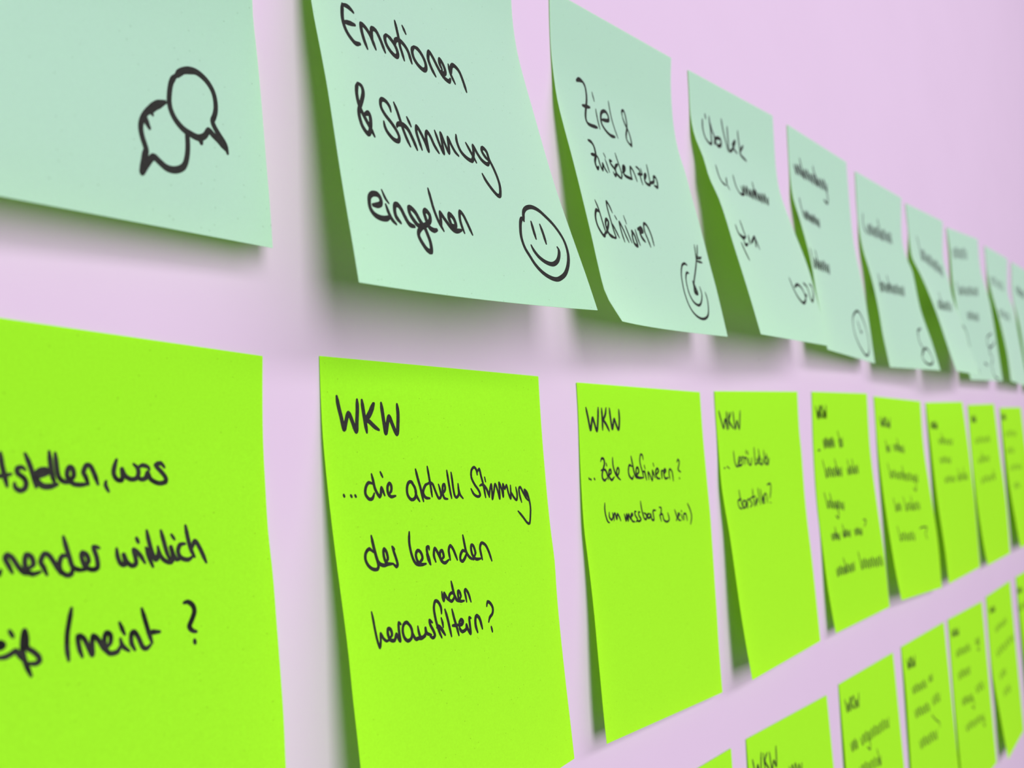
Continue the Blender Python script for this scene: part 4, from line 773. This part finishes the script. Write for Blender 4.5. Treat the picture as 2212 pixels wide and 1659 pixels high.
class Sheet:
    """one curled sheet of paper: two measured side edges and a ruled surface between them"""

    def __init__(self, spec):
        self.L = [Vector(p) * 0.001 for p in spec['left']]
        self.R = [Vector(p) * 0.001 for p in spec['right']]
        self.sag = spec['sag'] * 0.001
        self.curl = spec['curl'] * 0.001

    def at(self, u, v):
        p = curve_at(self.L, v) * (1 - u) + curve_at(self.R, v) * u
        p.y += self.sag * 4 * u * (1 - u) * v * v
        if self.curl and v > 0.62:
            p.y += self.curl * ((1 - u) - (1 - u) ** 3) * ((v - 0.62) / 0.38) ** 2
        p.y = min(p.y, -0.0025 * 0.21034)
        p.z += EYE_HEIGHT
        return p

    def normal(self, u, v):
        h = 0.01
        du = self.at(u + h, v) - self.at(u - h, v)
        dv = self.at(u, min(v + h, 1)) - self.at(u, max(v - h, 0))
        n = dv.cross(du)
        n.normalize()
        return n if n.y < 0 else -n


def paper_mesh(sh, origin, front, back):
    nu, nv = 14, 30
    bm = bmesh.new()
    F, B = [], []
    for j in range(nv + 1):
        for i in range(nu + 1):
            u, v = i / nu, j / nv
            p = sh.at(u, v)
            n = sh.normal(u, v)
            F.append(bm.verts.new(p - origin))
            B.append(bm.verts.new(p - n * PAPER - origin))
    k = lambda i, j: j * (nu + 1) + i
    for j in range(nv):
        for i in range(nu):
            f = bm.faces.new((F[k(i, j)], F[k(i, j + 1)], F[k(i + 1, j + 1)], F[k(i + 1, j)]))
            f.smooth = True
            f = bm.faces.new((B[k(i, j)], B[k(i + 1, j)], B[k(i + 1, j + 1)], B[k(i, j + 1)]))
            f.smooth = True
            f.material_index = 1
    rim = [k(i, 0) for i in range(nu)] + [k(nu, j) for j in range(nv)] + [k(i, nv) for i in range(nu, 0, -1)] + [k(0, j) for j in range(nv, 0, -1)]
    for a, b in zip(rim, rim[1:] + rim[:1]):
        # the cut edge has corners of its own so that it does not bend the shading of the faces
        bm.faces.new([bm.verts.new(q.co) for q in (F[a], F[b], B[b], B[a])])
    me = bpy.data.meshes.new('sticky_note')
    bm.to_mesh(me)
    bm.free()
    me.materials.append(front)
    me.materials.append(back)
    return me


NOTE_W, NOTE_H = 0.1016, 0.152


def smooth_path(pts):
    """Catmull-Rom through the pen points, in metres on the flat sheet"""
    P = [Vector((a * NOTE_W, b * NOTE_H)) for a, b in pts]
    if len(P) == 2:
        return [P[0], (P[0] + P[1]) / 2, P[1]]
    out = []
    for i in range(len(P) - 1):
        b, c = P[i], P[i + 1]
        a = P[i - 1] if i else 2 * b - c
        d = P[i + 2] if i + 2 < len(P) else 2 * c - b
        n = max(2, min(6, int((c - b).length / 0.0009) + 1))
        for s in range(n):
            g = s / n
            m1 = (c - a) * 0.5
            m2 = (d - b) * 0.5
            lim = (c - b).length * 1.1
            if m1.length > lim:
                m1 *= lim / m1.length
            if m2.length > lim:
                m2 *= lim / m2.length
            g2, g3 = g * g, g ** 3
            out.append(b * (2 * g3 - 3 * g2 + 1) + m1 * (g3 - 2 * g2 + g) + c * (3 * g2 - 2 * g3) + m2 * (g3 - g2))
    out.append(P[-1])
    return out


def ink_mesh(sh, origin, strokes, nib):
    """strokes of a broad felt nib (an upright ellipse) laid on the sheet"""
    bm = bmesh.new()

    def put(q, lift):
        u, v = q.x / NOTE_W, min(max(q.y / NOTE_H, 0.0), 1.0)
        return bm.verts.new(sh.at(u, v) + sh.normal(u, v) * lift - origin)

    for si, (w, pts) in enumerate(strokes):
        path = smooth_path(pts)
        lift = 0.00005 + 0.000003 * si
        n = len(path)
        total = sum((path[i + 1] - path[i]).length for i in range(n - 1))
        run = 0.0
        A = []
        for i in range(n):
            if i:
                run += (path[i] - path[i - 1]).length
            taper = min(1.0, 0.62 + 0.38 * min(run, total - run) / 0.0016)
            A.append((nib[0] * w * 0.5 * taper, nib[1] * w * 0.5 * taper))
        for i in range(n):
            a, b = A[i]
            ring = [put(path[i] + Vector((a * math.cos(t), b * math.sin(t))), lift) for t in (2 * math.pi * q / 10 for q in range(10))]
            bm.faces.new(ring[::-1])
            if i + 1 < n:
                t = path[i + 1] - path[i]
                if t.length < 1e-7:
                    continue
                t.normalize()
                nn = Vector((-t.y, t.x))
                quad = []
                for q, (a, b) in ((path[i], A[i]), (path[i + 1], A[i + 1])):
                    h = math.sqrt((a * nn.x) ** 2 + (b * nn.y) ** 2)
                    off = Vector((a * a * nn.x / h, b * b * nn.y / h))
                    quad.append((q + off, q - off))
                vs = [put(quad[0][0], lift), put(quad[0][1], lift), put(quad[1][1], lift), put(quad[1][0], lift)]
                bm.faces.new(vs)
    bm.normal_update()
    for f in bm.faces:
        if f.normal.y > 0:
            f.normal_flip()
    me = bpy.data.meshes.new('ink')
    bm.to_mesh(me)
    bm.free()
    me.materials.append(INK)
    return me


LABELS = {
    'a0': 'mint green sticky note with two overlapping speech bubbles drawn on it',
    'a1': 'mint green sticky note reading Emotionen & Stimmung eingehen with a smiley face',
    'a2': 'mint green sticky note reading Ziel & Zwischenziele definieren with a dartboard',
    'a3': 'curled mint green sticky note with a pair of glasses drawn at its lower right',
    'a4': 'mint green sticky note with a clock drawn low down, half behind the glasses note',
    'a5': 'mint green sticky note with two written lines, just right of the clock note',
    'a6': 'strongly curled mint green sticky note, seventh from the left in the top row',
    'a7': 'blurred mint green sticky note with faint doodles low down, eighth in the top row',
    'a8': 'blurred mint green sticky note, second from the right edge in the top row',
    'a9': 'mint green sticky note cut off by the right edge, last of the top row',
    'b0': 'large lime green sticky note ending in meint ?, at the left edge',
    'b1': 'lime green sticky note reading WKW die aktuelle Stimmung der lernenden herausfiltern?',
    'b2': 'lime green sticky note reading WKW Ziele definieren? (um messbar zu sein)',
    'b3': 'lime green sticky note lifting off the wall, right of the Ziele definieren note',
    'b4': 'lime green sticky note with six written lines, fifth from the left in the middle row',
    'b5': 'lime green sticky note with five written lines, sixth from the left in the middle row',
    'b6': 'lime green sticky note with an empty lower half, seventh in the middle row',
    'b7': 'blurred lime green sticky note, eighth from the left in the middle row',
    'b8': 'blurred lime green sticky note at the right edge, last of the middle row',
    'c0': 'lime green sticky note showing only a bare corner, first of the bottom row',
    'c1': 'lime green sticky note with only a large WKW visible, second in the bottom row',
    'c2': 'lime green sticky note with WKW and one long slanting line, third in the bottom row',
    'c3': 'lime green sticky note with four written lines, fourth in the bottom row',
    'c4': 'lime green sticky note with five written lines, fifth in the bottom row',
    'c5': 'lime green sticky note with its lower corner lifted, sixth in the bottom row',
    'c6': 'lime green sticky note cut off by the right edge, last of the bottom row',
}
PART_LABELS = {
    'speech_bubble_drawing': 'black drawing of two speech bubbles',
    'smiley_drawing': 'black drawing of a smiling face',
    'dartboard_drawing': 'black drawing of a dartboard hit by an arrow',
    'glasses_drawing': 'black drawing of a pair of glasses',
    'clock_drawing': 'black drawing of a clock face',
    'figure_drawing': 'black doodle of a figure',
    'handwriting Emotionen': 'black handwritten word Emotionen',
    'handwriting Stimmung': 'black handwritten & Stimmung',
    'handwriting eingehen': 'black handwritten word eingehen',
    'handwriting Ziel': 'black handwritten Ziel &',
    'handwriting Zwischenziele': 'black handwritten word Zwischenziele',
    'handwriting definieren': 'black handwritten word definieren',
    'handwriting feststellen': 'black handwritten line feststellen, was',
    'handwriting lernender wirklich': 'black handwritten line lernender wirklich',
    'handwriting weiss meint': 'black handwritten line weiß /meint ?',
    'handwriting WKW': 'black capitals WKW',
    'handwriting die aktuelle Stimmung': 'black handwritten line ... die aktuelle Stimmung',
    'handwriting der lernenden': 'black handwritten line der lernenden',
    'handwriting herausfinden': 'small black handwritten insertion nden',
    'handwriting herausfiltern': 'black handwritten word herausfiltern?',
    'handwriting Ziele definieren': 'black handwritten line ... Ziele definieren?',
    'handwriting um messbar zu sein': 'black handwritten line (um messbar zu sein)',
}

GROUPS = {'a': 'mint green sticky notes of the top row', 'b': 'lime green sticky notes of the middle row',
          'c': 'lime green sticky notes of the bottom row'}
NIB = {'a': (0.00132, 0.00200), 'b': (0.00104, 0.00120), 'c': (0.00100, 0.00115)}
NIBS = {'a0': (0.00135, 0.0022), 'b0': (0.00115, 0.00130)}

for key in sorted(NOTES):
    sh = Sheet(NOTES[key])
    origin = sh.at(0.5, 0.0)
    front, back = (MINT, MINT_BACK) if key[0] == 'a' else (LIME, LIME_BACK)
    note = bpy.data.objects.new('sticky_note', paper_mesh(sh, origin, front, back))
    COL.objects.link(note)
    note.location = origin
    note['label'] = LABELS[key]
    note['category'] = 'sticky note'
    note['group'] = GROUPS[key[0]]
    parts = {}
    for part, w, txt in INK_DATA.get(key, []):
        pts = [tuple(int(c) / 10000.0 for c in t.split(',')) for t in txt.split()]
        parts.setdefault(part, []).append((w, pts))
    for part, strokes in parts.items():
        me = ink_mesh(sh, origin, strokes, NIBS.get(key, NIB[key[0]]))
        name, _, words = part.partition(' ')
        me.name = name
        o = bpy.data.objects.new(name, me)
        COL.objects.link(o)
        o.parent = note
        o['label'] = PART_LABELS.get(part, 'black marker handwriting')
